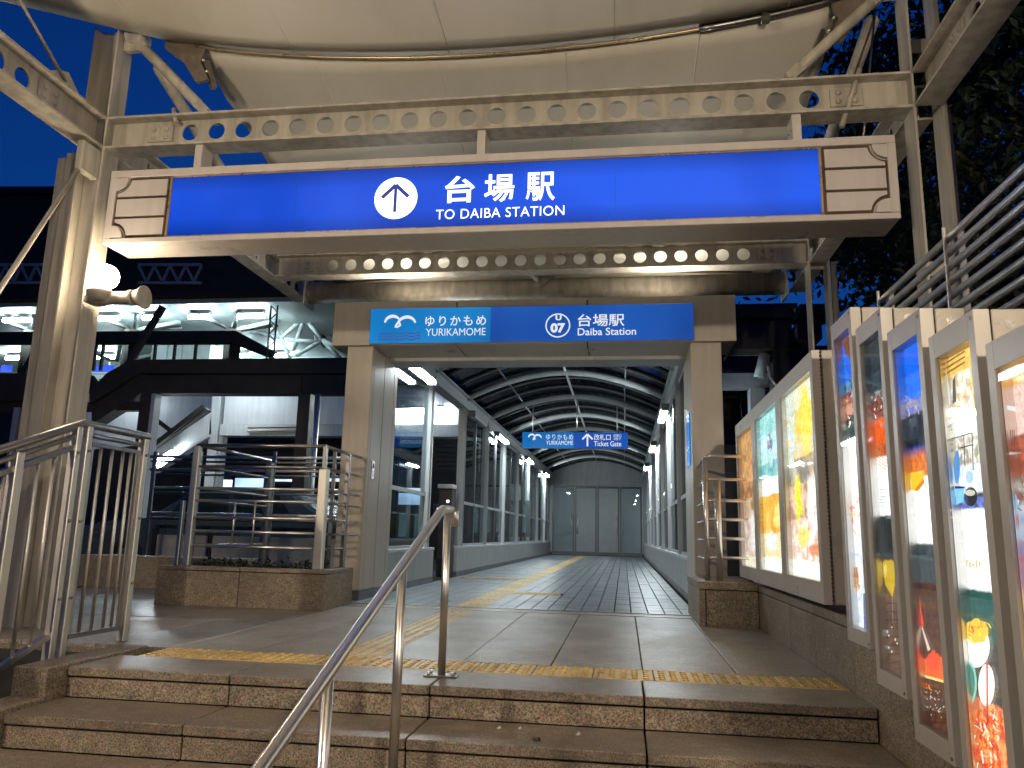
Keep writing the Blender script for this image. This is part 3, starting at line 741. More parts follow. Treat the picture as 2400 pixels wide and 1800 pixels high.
def side_beam(xf, sgn, ya, yb, holes):
    # I-beam along Y; xf inner flange edge, sgn direction outward
    xw = xf + sgn * 0.09; mb = MB(); last = ya; holes = sorted(holes)
    for h0, h1, nh in holes:
        mb.box(xw - 0.006, xw + 0.006, last, h0, BZ0 + 0.018, BZ1 - 0.018)
        holed_web(mb, h0, h1, nh, BZ0 + 0.018, BZ1 - 0.018, 3.655, 0.067, xw - 0.006, xw + 0.006, 'y'); last = h1
    mb.box(xw - 0.006, xw + 0.006, last, yb, BZ0 + 0.018, BZ1 - 0.018)
    b = obj('beam', mb, M['steelpaint'], fr)
    for z in (BZ0, BZ1 - 0.017): obj('flange', MB().box(min(xf, xf + sgn * 0.18), max(xf, xf + sgn * 0.18), ya, yb, z, z + 0.017), M['steelpaint'], b)
    for h0, h1, nh in holes:
        for py in (h0 - 0.13, h1 + 0.13):
            if not (ya < py < yb): continue
            obj('splice_plate', MB().bbox(min(xw - sgn * 0.0065, xw - sgn * 0.02), max(xw - sgn * 0.0065, xw - sgn * 0.02), py - 0.10, py + 0.10, 3.60, 3.735, 0.003), M['steelpaint'], b)
            for d in (-0.05, 0.05):
                for z in (3.636, 3.70): obj('bolt', MB().sphere((xw - sgn * 0.02, py + d, z), 0.021, 10, 6), M['steelpaint'], b)
LXF, RXF = -3.925, 1.905
side_beam(LXF, -1, -1.0, 4.998, [(2.64, 4.36, 8), (-0.5, 1.6, 10)])
side_beam(RXF, 1, -1.0, 4.998, [(2.64, 4.36, 8), (-0.5, 1.6, 10)])
side_beam(LXF, -1, 5.182, 9.0, [(5.9, 7.5, 7), (8.45, 8.9, 2)])
side_beam(RXF, 1, 5.182, 9.0, [(5.9, 7.5, 7)])

def twin_column(x0, x1, y, z0, z1):  # open gap built in place of a web, so the recess stays dark
    c_ = obj('column', MB().box(x0, x0 + 0.016, y, y + 0.18, z0, z1), M['steelpaint'], fr)
    obj('flange', MB().box(x1 - 0.03, x1, y + 0.02, y + 0.18, z0, z1), M['steelpaint'], c_)
    z = z0 + 0.5
    while z < z1:
        obj('batten_plate', MB().box(x0 + 0.017, x1 - 0.031, y + 0.12, y + 0.13, z, z + 0.10), M['steelpaint'], c_); z += 1.6
    return c_
def column(x0, x1, y, z0, z1, mat=None):
    mt = mat or M['steelpaint']; xm_ = (x0 + x1) / 2
    c_ = obj('column', MB().box(x0 + 0.016, x1 - 0.016, y + 0.084, y + 0.096, z0, z1), mt, fr)
    for a in (x0, x1 - 0.015): obj('flange', MB().box(a, a + 0.015, y, y + 0.18, z0, z1), mt, c_)
    return c_
cL = column(-4.135, -3.92, CYF, -0.6, 4.58)
cR = twin_column(1.9, 2.115, CYF, 0.3, 4.75)
cB = twin_column(1.9, 2.115, 8.0, -0.2, 4.4)
for x0, x1, y in ((-4.135, -3.92, 2.0), (1.9, 2.115, 2.0), (-4.135, -3.92, -1.0), (1.9, 2.115, -1.0)): column(x0, x1, y, -0.9, 4.6)
obj('stiffener', MB().box(-4.25, -4.14, 5.03, 5.15, -0.6, 3.52), M['steelpaint'], cL)
obj('stiffener', MB().box(-4.38, -4.28, 5.10, 5.30, -0.6, 3.52), M['steelpaint'], cL)
obj('downpipe', MB().tube([(2.19, 5.2, 3.6), (2.19, 5.2, 0.3)], 0.022, 8), M['steelpaint'], cR)
obj('downpipe', MB().tube([(2.2, 8.2, 3.6), (2.2, 8.2, -0.2)], 0.03, 8), M['steelpaint'], cB)
# gutter tube at the far end
gt = obj('end_tube', MB().tube([(-3.86, 8.9, 3.61), (1.82, 8.9, 3.61)], 0.134, 24), M['steelpaint'], fr)
for x in (-3.885, 1.835): obj('end_plate', MB().bbox(x - 0.012, x + 0.012, 8.74, 9.06, 3.42, 3.80, 0.004), M['steelpaint'], gt)
obj('gusset', MB().prism([(-1.08, 3.77), (-0.72, 3.77), (-0.96, 3.56), (-1.02, 3.56)], 8.72, 8.735), M['steelpaint'], gt)
obj('gusset', MB().bar((-1.0, 8.2, 3.56), (-1.0, 8.72, 3.66), 0.05, 0.05), M['steelpaint'], gt)
obj('tie_cable', MB().tube([(-3.5, 8.72, 3.68), (-1.9, 8.2, 3.56)], 0.010, 6), M['steeldark'], fr)
obj('tie_cable', MB().tube([(1.45, 8.72, 3.69), (-0.1, 8.2, 3.56)], 0.010, 6), M['steeldark'], fr)
obj('cable_anchor', MB().bbox(-3.72, -3.36, 8.62, 8.76, 3.70, 3.80, 0.02), M['steeldark'], fr)
obj('cable_anchor', MB().bbox(1.32, 1.68, 8.62, 8.76, 3.72, 3.82, 0.02), M['steeldark'], fr)
# struts between column heads and front beam
def strut(p0, p1, r, mat, par, clev=True):
    p0 = Vector(p0); p1 = Vector(p1); d = (p1 - p0).normalized()
    a = p0 + d * 0.10; b = p1 - d * 0.10
    o = obj('strut', MB().tube([a, a + d * 0.02, b - d * 0.02, b], r, 12, True, [r * 0.6, r, r, r * 0.6]), mat, par)
    if clev:
        for e, q in ((p0, a), (p1, b)):
            obj('clevis', MB().bar(e, q + (q - e) * 0.25, 0.05, 0.075), mat, o)
            obj('pin', MB().tube([(e.x, e.y - 0.05, e.z), (e.x, e.y + 0.05, e.z)], 0.020, 10), M['steelpaint'], o)
    return o
strut((-3.83, 5.09, 4.50), (-3.16, 5.09, 3.83), 0.042, M['steelpaint'], fr)
strut((1.80, 5.09, 4.46), (1.14, 5.09, 3.84), 0.040, M['steelpaint'], fr)
strut((-3.78, 5.2, 4.46), (-3.62, 6.4, 3.82), 0.05, M['steelpaint'], fr, False)
strut((1.80, 5.2, 4.46), (1.66, 6.4, 3.82), 0.05, M['steelpaint'], fr, False)
for sx, xe in ((-1, -3.92), (1, 1.9)):
    o = obj('head_bracket', MB().bbox(min(xe, xe - sx * 0.16), max(xe, xe - sx * 0.16), 5.06, 5.12, 4.40, 4.58, 0.01), M['steelpaint'], fr)
    obj('bearing', MB().tube([(xe - sx * 0.10, 5.02, 4.52), (xe - sx * 0.10, 5.16, 4.52)], 0.075, 16), M['steelpaint'], o)
# corner plates that clamp the fabric
for sx, xe in ((-1, -3.30), (1, 1.52)):
    cp = obj('corner_plate', MB().prism([(xe + sx * 0.30, 4.58), (xe + sx * 0.02, 4.50), (xe - sx * 0.06, 4.44), (xe - sx * 0.02, 4.30), (xe - sx * 0.10, 4.14), (xe + sx * 0.0, 4.12), (xe + sx * 0.12, 4.30), (xe + sx * 0.30, 4.44)], 5.12, 5.15), M['bronze'], fr)
    obj('clamp_bar', MB().bar((xe + sx * 0.34, 5.08, 4.585), (xe - sx * 0.06, 5.10, 4.47), 0.05, 0.035), M['bronze'], cp)
    obj('clamp_bar', MB().bar((xe - sx * 0.04, 5.16, 4.32), (xe - sx * 0.10, 5.22, 4.12), 0.05, 0.04), M['bronze'], cp)
    for k in range(3): obj('clamp_bolt', MB().sphere((xe + sx * (0.22 - 0.1 * k), 5.05, 4.545 - 0.03 * k), 0.014, 8, 5), M['steel'], cp)
    for k in range(2): obj('clamp_bolt', MB().sphere((xe - sx * (0.05 + 0.04 * k), 5.11, 4.30 - 0.10 * k), 0.014, 8, 5), M['steel'], cp)
    obj('turnbuckle', MB().tube([(xe + sx * 0.36, 5.10, 4.56), (xe + sx * 0.62, 5.09, 4.54)], 0.022, 8), M['bronze'], cp)
# tie rods on the left and right
obj('tie_rod', MB().tube([(-3.96, 4.86, 3.36), (-3.96, 3.2, -0.05)], 0.017, 8), M['steelpaint'], fr)
obj('rod_bracket', MB().bbox(-3.99, -3.93, 4.80, 4.99, 3.26, 3.50, 0.01), M['steelpaint'], fr)
obj('tie_rod', MB().tube([(-3.98, 4.60, 3.84), (-3.98, 3.6, 4.42)], 0.013, 8), M['steelpaint'], fr)
obj('rod_bracket', MB().prism([(4.40, 3.80), (4.80, 3.80), (4.62, 3.93), (4.54, 3.90)], -4.0, -3.985, 'x'), M['steelpaint'], fr)
obj('tie_rod', MB().tube([(1.62, 5.25, 3.2), (1.80, 5.25, 4.5)], 0.008, 6), M['steeldark'], fr)
obj('tie_rod', MB().tube([(1.46, 5.06, 3.44), (1.60, 5.06, 3.86)], 0.018, 8), M['steelpaint'], fr)
obj('tie_rod', MB().tube([(-3.42, 5.06, 3.86), (-3.36, 5.02, 3.72)], 0.018, 8), M['steelpaint'], fr)

# ------------------------------------------------------------------ canopy fabric
def sheet(fn, nu, nv):
    mb = MB(); vs = [fn(i / nu, j / nv) for j in range(nv + 1) for i in range(nu + 1)]
    fs = [(j * (nu + 1) + i, j * (nu + 1) + i + 1, (j + 1) * (nu + 1) + i + 1, (j + 1) * (nu + 1) + i) for j in range(nv) for i in range(nu)]
    return mb.add(vs, fs, True)
def cable_z(u):                        # valley cable between the two corner plates
    return 4.46 - 0.25 * (4 * u * (1 - u)) ** 0.9 + 0.02 * (u - 0.5)
def far_f(u, v):
    y = 5.16 + (8.87 - 5.16) * v
    e = 0.13 * math.sin(PI * v)        # scalloped side edges
    x = -3.33 - 0.30 * v + e + (4.86 + 0.55 * v - 2 * e) * u
    z0 = cable_z(u); z1 = 3.69
    side = (2 * u - 1) ** 2
    z = z0 + (z1 - z0) * v - 0.05 * math.sin(PI * v) * (1 - side) + 0.04 * (math.exp(-u * 14) + math.exp(-(1 - u) * 14)) * math.sin(v * 9)
    if v < 0.12: z -= 0.12 * side * v / 0.12
    else: z -= 0.12 * side * (1 - v) / 0.88
    return (x, y, z)
def near_f(u, v):
    x = -5.6 + 9.4 * u
    over = max(0, -3.34 - x) + max(0, x - 1.52)
    yr = 5.17 - over * 0.40
    uu = min(1, max(0, (x + 3.34) / 4.86))
    zr = cable_z(uu) + 0.006 + over * 0.10
    y = yr - (yr + 1.1) * v
    z = zr * (1 - v) + 4.95 * v + 0.06 * math.sin(PI * v) - 0.05 * math.sin(PI * u) * math.sin(PI * v) + 0.10 * v * (1 - v) * math.sin(PI * u * 3)
    return (x, y, z)
f1 = obj('canopy_fabric', sheet(far_f, 40, 24), M['membrane']); tag(f1, 'cream fabric canopy sheet sloping down behind the blue overhead sign', 'canopy')
f2 = obj('canopy_fabric', sheet(near_f, 60, 30), M['membrane']); tag(f2, 'cream fabric canopy sheet overhead at the top of the picture', 'canopy')
for fo in (f1, f2):
    sm = fo.modifiers.new('thickness', 'SOLIDIFY'); sm.thickness = 0.004
for k, u_ in enumerate((0.2, 0.4, 0.6, 0.8)):
    obj('fabric_seam', MB().tube([Vector(far_f(u_, j / 24)) - Vector((0, 0, 0.004)) for j in range(25)], 0.006, 5), M['membrane'], f1)
for k, u_ in enumerate((0.2, 0.33, 0.46, 0.59, 0.72)):
    obj('fabric_seam', MB().tube([Vector(near_f(u_, j / 24)) - Vector((0, 0, 0.004)) for j in range(25)], 0.006, 5), M['membrane'], f2)
cab = MB()
cab.tube([(-3.34 + 4.86 * k / 30, 5.12, cable_z(k / 30) - 0.012) for k in range(31)], 0.011, 8)
vc = obj('edge_cable', cab, M['goldtrim']); tag(vc, 'valley cable sagging between the two canopy fabric sheets', 'cable')
obj('cable_sleeve', MB().tube([(-3.34 + 4.86 * (0.80 + 0.2 * k / 8), 5.115, cable_z(0.80 + 0.2 * k / 8) - 0.014) for k in range(9)], 0.021, 8), M['steeldark'], vc)
obj('cable_clip', MB().bbox(0.98, 1.04, 5.09, 5.14, cable_z(0.893) - 0.06, cable_z(0.893) + 0.01, 0.005), M['steeldark'], vc)

# ================================================================== OVERHEAD BLUE SIGN
OS = thing('overhead_sign', 'long beige box sign with glowing blue face hanging from the front beam', 'sign', (-1.02, 5.1, 2.74))
ox0, ox1, oz0, oz1 = -3.808, 1.762, 2.742, 3.322
OY = 5.0
obj('sign_box', MB().bbox(ox0, ox1, OY, OY + 0.285, oz0, oz1, 0.006), M['signbox'], OS)
def r5(px, py): return at(px, py, OY - 0.02)
bx0 = (r5(375, 382).x + r5(358, 508).x) / 2; bx1 = (r5(1768, 322).x + r5(1775, 462).x) / 2
bz1 = (r5(375, 382).z + r5(1768, 322).z) / 2; bz0 = (r5(358, 508).z + r5(1775, 462).z) / 2
FY = OY - 0.006
face = obj('lit_face', MB().box(bx0, bx1, FY - 0.004, FY + 0.002, bz0, bz1), M['blue'], OS)
for px in (640, 1330):
    x = at(px, 430, OY).x; obj('face_seam', MB().box(x - 0.0015, x + 0.0015, FY - 0.0046, FY - 0.0041, bz0, bz1), M['blue2'], face)
# trims and rims
rim = 0.028
obj('rim_trim', MB().bbox(ox0, ox1, OY - 0.03, OY - 0.001, bz1 + 0.012, oz1, 0.004), M['signbox'], OS)
obj('rim_trim', MB().bbox(ox0, ox1, OY - 0.03, OY - 0.001, oz0, bz0 - 0.012, 0.004), M['signbox'], OS)
obj('gold_bead', MB().bbox(bx0 - 0.02, bx1 + 0.02, OY - 0.018, OY - 0.001, bz1 + 0.001, bz1 + 0.0115, 0.002), M['goldtrim'], OS)
obj('gold_bead', MB().bbox(bx0 - 0.02, bx1 + 0.02, OY - 0.018, OY - 0.001, bz0 - 0.0115, bz0 - 0.001, 0.002), M['goldtrim'], OS)
for s_, e0, e1 in ((-1, ox0, bx0), (1, bx1, ox1)):
    # corner fillers with a concave notch, then dark groove plate and three raised panels
    outer, inner = (e0, e1) if s_ < 0 else (e1, e0)      # outer end, end next to blue face
    d = -s_
    zi0, zi1 = bz0 - 0.006, bz1 + 0.006
    ne = outer + d * 0.055; ni = outer + d * 0.165; nr = 0.105
    def notch(off):
        pts = []
        a0, b0 = ne + d * off, inner - d * (0.018 + off)
        zt_, zb_ = zi1 - off, zi0 + off
        r = nr - 0.0
        pts.append((b0, zb_)); pts.append((b0, zt_))
        cx_, cz_ = ne, zi1
        for k in range(9):
            a = PI / 2 * k / 8; pts.append((cx_ + d * (r + off) * math.cos(a), cz_ - (r + off) * math.sin(a)) if 1 else None)
        cz_ = zi0
        for k in range(9):
            a = PI / 2 * (1 - k / 8); pts.append((cx_ + d * (r + off) * math.cos(a), cz_ + (r + off) * math.sin(a)))
        return [(min(max(p[0], min(a0, b0)), max(a0, b0)), min(max(p[1], zb_), zt_)) for p in pts]
    obj('end_stile', MB().bbox(min(outer, ne), max(outer, ne), OY - 0.03, OY - 0.001, zi0 - 0.005, zi1 + 0.005, 0.003), M['signbox'], OS)
    gp = obj('end_ornament', MB().prism(notch(0.0), OY - 0.012, OY - 0.001), M['groove'], OS)
    for zc_ in (zi0, zi1):
        sg = 1 if zc_ == zi0 else -1
        pts = [(ne, zc_)] + [(ne + d * (nr - 0.012) * math.cos(PI / 2 * k / 8), zc_ + sg * (nr - 0.012) * math.sin(PI / 2 * k / 8)) for k in range(9)]
        obj('corner_filler', MB().prism(pts, OY - 0.03, OY - 0.013), M['signbox'], gp)
    ps = notch(0.017)
    h3 = (zi1 - zi0) / 3
    for k in range(3):
        lo, hi = zi0 + h3 * k + 0.010, zi0 + h3 * (k + 1) - 0.010
        pp = [(p[0], min(max(p[1], lo), hi)) for p in ps]
        cl = []
        for p in pp:
            if not cl or (abs(p[0] - cl[-1][0]) + abs(p[1] - cl[-1][1]) > 1e-5): cl.append(p)
        bm = bmesh.new()
        obj('raised_panel', MB().prism(cl, OY - 0.024, OY - 0.0125), M['signbox'], gp); bm.free()
    obj('face_stile', MB().bbox(min(inner, inner - d * 0.017), max(inner, inner - d * 0.017), OY - 0.022, OY - 0.001, bz0, bz1, 0.003), M['goldtrim'], OS)
LY = FY - 0.005
def r6(px0, py0, px1, py1): return rect(px0, py0, px1, py1, LY)
c = at(855, 428, LY)
dsk = obj('arrow_disc', MB().disc((c.x, c.z), 0.157, LY - 0.001, LY + 0.0005, 40), M['white_glow'], face)
ah = MB()
ah.strip([(c.x - 0.003, c.z - 0.105), (c.x - 0.003, c.z + 0.09)], 0.022, LY - 0.003, LY - 0.0015)
ah.strip([(c.x - 0.10, c.z + 0.005), (c.x - 0.003, c.z + 0.098)], 0.027, LY - 0.005, LY - 0.0035)
ah.strip([(c.x - 0.003, c.z + 0.098), (c.x + 0.093, c.z + 0.005)], 0.027, LY - 0.007, LY - 0.0055)
obj('arrow', ah, M['blue_arrow'], face)
letters('台', *r6(961, 380, 1026, 438), LY, M['white_glow'], face, 0.022)
letters('場', *r6(1046, 376, 1111, 437), LY, M['white_glow'], face, 0.016)
letters('駅', *r6(1136, 372, 1199, 434), LY, M['white_glow'], face, 0.016)
letters('TO DAIBA STATION', *r6(942, 448.5, 1219, 469.5), LY, M['white_glow'], face, -0.002, space=1.06)
for px, py in ((430, 330), (1040, 305), (1720, 265)):
    x = at(px, py, OY + 0.03).x
    h_ = obj('hanger', MB().bbox(x - 0.03, x + 0.03, OY + 0.02, OY + 0.17, oz1, BZ0, 0.003), M['signbox'], OS)
    for k in range(4): obj('rivet', MB().sphere((x - 0.03, OY + 0.07 + 0.05 * (k % 2), oz1 + 0.05 + 0.06 * (k // 2)), 0.008, 6, 4), M['steeldark'], h_)

# ================================================================== GLOBE LAMPS on the columns
def globe_lamp(x, y, z, label, sx=1, gm='globe'):
    t = thing('globe_lamp', label, 'lamp', (x, y, z), 'globe lamps on the canopy columns')
    obj('globe', MB().sphere((x, y, z), 0.092, 24, 14), M[gm], t)
    obj('saucer', MB().tube([(x - sx * 0.02, y, z - 0.10), (x - sx * 0.02, y, z - 0.115), (x - sx * 0.02, y, z - 0.15), (x - sx * 0.02, y, z - 0.19)], 0.1, 24, True, [0.07, 0.098, 0.095, 0.05]), M['steelpaint'], t)
    za = z - 0.155
    obj('arm', MB().tube([(x - sx * 0.10, y + 0.02, za), (x + sx * 0.02, y + 0.02, za), (x + sx * 0.05, y + 0.02, za), (x + sx * 0.20, y + 0.02, za), (x + sx * 0.205, y + 0.02, za), (x + sx * 0.235, y + 0.02, za)], 0.05, 18, True, [0.052, 0.052, 0.046, 0.046, 0.056, 0.056]), M['steelpaint'], t)
    obj('flared_end', MB().tube([(x + sx * 0.237, y + 0.02, za), (x + sx * 0.275, y + 0.02, za), (x + sx * 0.30, y + 0.02, za), (x + sx * 0.315, y + 0.02, za)], 0.06, 24, True, [0.052, 0.062, 0.082, 0.086]), M['steelpaint'], t)
    obj('bracket', MB().bbox(min(x - sx * 0.16, x - sx * 0.06), max(x - sx * 0.16, x - sx * 0.06), y + 0.0, y + 0.14, za - 0.03, za + 0.03, 0.008), M['steelpaint'], t)
gl_ = at(228, 598, 4.93)
globe_lamp(gl_.x, 4.93, gl_.z, 'glowing round globe lamp on the left canopy column', 1)
globe_lamp(-3.72, 1.93, 2.47, 'glowing globe lamp on the left column beyond the picture edge', 1, 'globe')  # this and the next two: unseen lamps added to light the front surfaces
globe_lamp(-3.72, -1.07, 2.47, 'glowing globe lamp on the left column behind the viewer', 1, 'globe_bright')
globe_lamp(1.70, -1.07, 2.47, 'glowing globe lamp on the right column behind the viewer', -1, 'globe_bright')
ul2 = emis('rear_uplight_glow', (1.0, 0.84, 0.62), 40.0)  # added glow that brightens the end tube
ul = emis('uplight_glow', (1.0, 0.93, 0.80), 420.0)
for k, x in enumerate((-2.5, 0.5)):  # unseen floodlights added to brighten the canopy fabric and end tube
    t = thing('uplight', ['floodlight on top of the portal header, left of its middle', 'floodlight on top of the portal header, right of its middle'][k], 'lamp', (x, 8.5, 3.19), 'floodlights on the portal roof')
    obj('housing', MB().bbox(x - 0.14, x + 0.14, 8.10, 8.26, 3.189, 3.196, 0.002), M['steeldark'], t)
    obj('lens', MB().add([(x - 0.13, 8.12, 3.198), (x + 0.13, 8.12, 3.198), (x + 0.13, 8.16, 3.240), (x - 0.13, 8.16, 3.240)], [(0, 1, 2, 3)]), ul, t)
    obj('rear_lens', MB().box(x - 0.13, x + 0.13, 8.42, 8.52, 3.200, 3.204), ul2, t)
    obj('rear_housing', MB().bbox(x - 0.14, x + 0.14, 8.41, 8.53, 3.189, 3.199, 0.002), M['steeldark'], t)
    obj('lens_hood', MB().prism([(8.13, 3.198), (8.25, 3.198), (8.25, 3.245), (8.168, 3.243)], x - 0.14, x + 0.14, 'x'), M['steeldark'], t)

# ================================================================== HANDRAILS
hr = thing('stair_handrail', 'stainless steel pipe handrail rising up the middle of the stairs', 'handrail', (-0.9, 4.0, 0))
sl = 0.375
P = [(-0.9, 0.9, 0.819 - (3.868 - 0.9) * sl)] + [(-0.9, y_, 0.819 - (3.868 - y_) * sl) for y_ in (2.0, 3.0, 3.80)] + [(-0.9, 3.862, 0.816), (-0.9, 3.870, 0.818), (-0.9, 4.05, 0.822), (-0.896, 4.062, 0.820), (-0.880, 4.066, 0.808), (-0.878, 4.067, 0.735)]
obj('rail', MB().tube(P, 0.022, 16), M['steel'], hr)
for (y_, z0) in ((4.003, 0.0), (3.20, -RI * 2), (2.42, -RI * 4), (1.62, -0.9)):
    zt = 0.81 if y_ > 4 else 0.819 - (3.868 - y_) * sl - 0.02
    p_ = obj('post', MB().tube([(-0.903, y_, z0), (-0.903, y_, zt)], 0.0195, 16), M['steel'], hr)
    obj('base_plate', MB().bbox(-0.985, -0.82, y_ - 0.045, y_ + 0.045, z0, z0 + 0.009, 0.002), M['steeldark'], p_)
    for dx in (-0.06, 0.06):
        for dy in (-0.028, 0.028): obj('bolt', MB().tube([(-0.903 + dx, y_ + dy, z0 + 0.009), (-0.903 + dx, y_ + dy, z0 + 0.027)], 0.010, 6), M['steel'], p_)

lr = thing('side_railing', 'stainless steel railing of upright bars along the left stair edge', 'railing', (-3.08, 4.1, 0))
RXX = -3.08
def upright(y_, z0, z1, w=0.012, d=0.035, name='baluster', mat=None):
    if name == 'baluster': return obj(name, MB().tube([(RXX, y_, z0), (RXX, y_, z1)], 0.010, 10), M['satin'], lr)
    return obj(name, MB().bbox(RXX - d / 2, RXX + d / 2, y_ - w / 2, y_ + w / 2, z0, z1, 0.004), mat or M['satin'], lr)
upright(4.65, 0.0, 1.255, 0.05, 0.05, 'post'); upright(4.10, -0.05, 1.262, 0.045, 0.05, 'post'); upright(4.015, -0.08, 1.25, 0.045, 0.05, 'post')
for y_, z_ in ((4.01, 0.30), (4.01, 0.72), (4.01, 1.1), (4.10, 0.3), (4.10, 0.72), (4.10, 1.12), (4.65, 0.35), (4.65, 0.75), (4.65, 1.15)):
    obj('bolt', MB().tube([(RXX + 0.025, y_, z_), (RXX + 0.035, y_, z_)], 0.009, 8), M['steeldark'], lr)
upright(4.60, 0.09, 1.17, 0.05, 0.012, 'stile', M['steeldark']); upright(4.155, 0.09, 1.15, 0.035, 0.012, 'stile', M['steel'])  # dark steel on the far stile stands in for its shaded face
for y_ in (4.24, 4.345, 4.45, 4.53): upright(y_, 0.10, 1.16)
obj('bottom_rail', MB().bar((RXX, 4.14, 0.085), (RXX, 4.62, 0.085), 0.03, 0.025), M['steeldark'], lr)
obj('top_bar', MB().bar((RXX, 4.14, 1.165), (RXX, 4.62, 1.165), 0.03, 0.022), M['steeldark'], lr)
obj('top_rail', MB().tube([(RXX, 4.69, 1.275), (RXX, 4.06, 1.275), (RXX, 2.2, 1.275 - 1.86 * sl)], 0.024, 12), M['steeldark'], lr)
obj('lower_rail', MB().tube([(RXX, 4.65, 1.215), (RXX, 4.06, 1.215), (RXX, 2.2, 1.215 - 1.86 * sl)], 0.016, 10), M['steeldark'], lr)
obj('top_bar', MB().bar((RXX, 4.0, 1.13), (RXX, 2.2, 1.13 - 1.8 * sl), 0.03, 0.03), M['steeldark'], lr)
obj('bottom_rail', MB().bar((RXX, 4.0, 0.11), (RXX, 2.2, 0.11 - 1.8 * sl), 0.03, 0.03), M['steel'], lr)
for k in range(15):
    y_ = 3.865 - 0.112 * k
    upright(y_, 0.11 - (4.0 - y_) * sl, 1.13 - (4.0 - y_) * sl)
for y_ in (3.60, 2.75): upright(y_, -0.25 - (4.0 - y_) * sl, 1.21 - (4.0 - y_) * sl, 0.055, 0.05, 'post')  # upper post stands in for a bright reflection
obj('backing_panel', MB().box(RXX - 0.09, RXX - 0.08, 2.2, 3.95, -0.7, 0.2), M['steelpaint'], lr) if 0 else None

# railing on the left planter
pf = thing('planter_railing', 'horizontal stainless rails on posts standing on the left planter box', 'railing', (-3.4, 6.95, 0.35))
obj('post', MB().bbox(-2.80, -2.715, 6.92, 7.0, 0.35, 1.262, 0.008), M['satin'], pf)
obj('post', MB().bbox(-2.775, -2.745, 6.93, 6.99, 1.264, 1.475, 0.003), M['steeldark'], pf)
obj('post', MB().bbox(-4.07, -4.005, 6.92, 6.985, 0.35, 1.47, 0.008), M['satin'], pf)
obj('post', MB().bbox(-4.145, -4.11, 6.92, 6.97, 0.35, 0.95, 0.004), M['steel'], pf)
obj('post', MB().bbox(-4.04, -3.97, 8.42, 8.50, 0.0, 1.45, 0.004), M['steeldark'], pf)
for z in (1.475, 1.275, 1.07, 0.955, 0.80, 0.67, 0.535):
    r_ = 0.019 if z > 1.4 else 0.014
    obj('rail', MB().tube([(-4.04, 6.96, z), (-2.755, 6.96, z)], r_, 8), M['steeldark'] if z > 1.2 else M['steel'], pf)
    obj('rail', MB().tube([(-2.755, 6.96, z - 0.004), (-2.755, 7.95, z - 0.004)], r_ * 0.9, 8), M['steeldark'], pf)
    obj('rail', MB().tube([(-4.03, 6.96, z + 0.003), (-4.0, 8.45, z - 0.003)], r_, 8), M['steeldark'], pf)
for x in (-3.62, -3.42): obj('rod', MB().tube([(x, 6.975, 0.535), (x, 6.975, 0.955)], 0.010, 8), M['steel'], pf)
obj('post', MB().bbox(-2.775, -2.735, 7.55, 7.60, 0.35, 1.47, 0.003), M['steeldark'], pf)

# railing on the right planter block
rf = thing('short_railing', 'short stainless railing on the granite block beside the right pillar', 'railing', (0.85, 7.0, 0.36))
obj('post', MB().tube([(0.80, 6.93, 0.36), (0.80, 6.93, 1.20)], 0.028, 12), M['steel'], rf)
obj('post', MB().tube([(0.70, 6.95, 0.36), (0.70, 6.95, 1.40)], 0.024, 12), M['steel'], rf)
for z in (1.40, 1.20, 1.02, 0.86, 0.70, 0.54):
    obj('rail', MB().tube([(0.70, 6.95, z), (0.74, 6.93, z + 0.012), (1.35, 6.93, z + 0.012)], 0.014, 8), M['steel'], rf)
    obj('rail', MB().tube([(0.70, 6.955, z - 0.003), (0.72, 7.9, z - 0.003)], 0.012, 8), M['steeldark'], rf)

# pipe fence on top of the right wall
pfz = thing('pipe_fence', 'fence of thick horizontal stainless pipes above the right-hand poster cases', 'fence', (1.5, 3.0, 0.345))
for k in range(9):
    z = 2.10 - 0.068 * k
    obj('pipe', MB().tube([(1.5, 4.64 - 0.0 * k, z), (1.5, 0.4, z)], 0.0175, 12), M['steel'], pfz)
for y_ in (4.62, 3.66, 2.7, 1.75, 0.8):
    obj('post', MB().bbox(1.47, 1.485, y_ - 0.006, y_ + 0.006, 0.345, 2.15, 0.002), M['steel'], pfz)
    obj('post', MB().bbox(1.525, 1.56, y_ - 0.02, y_ + 0.02, 0.345, 2.13, 0.003), M['steeldark'], pfz)

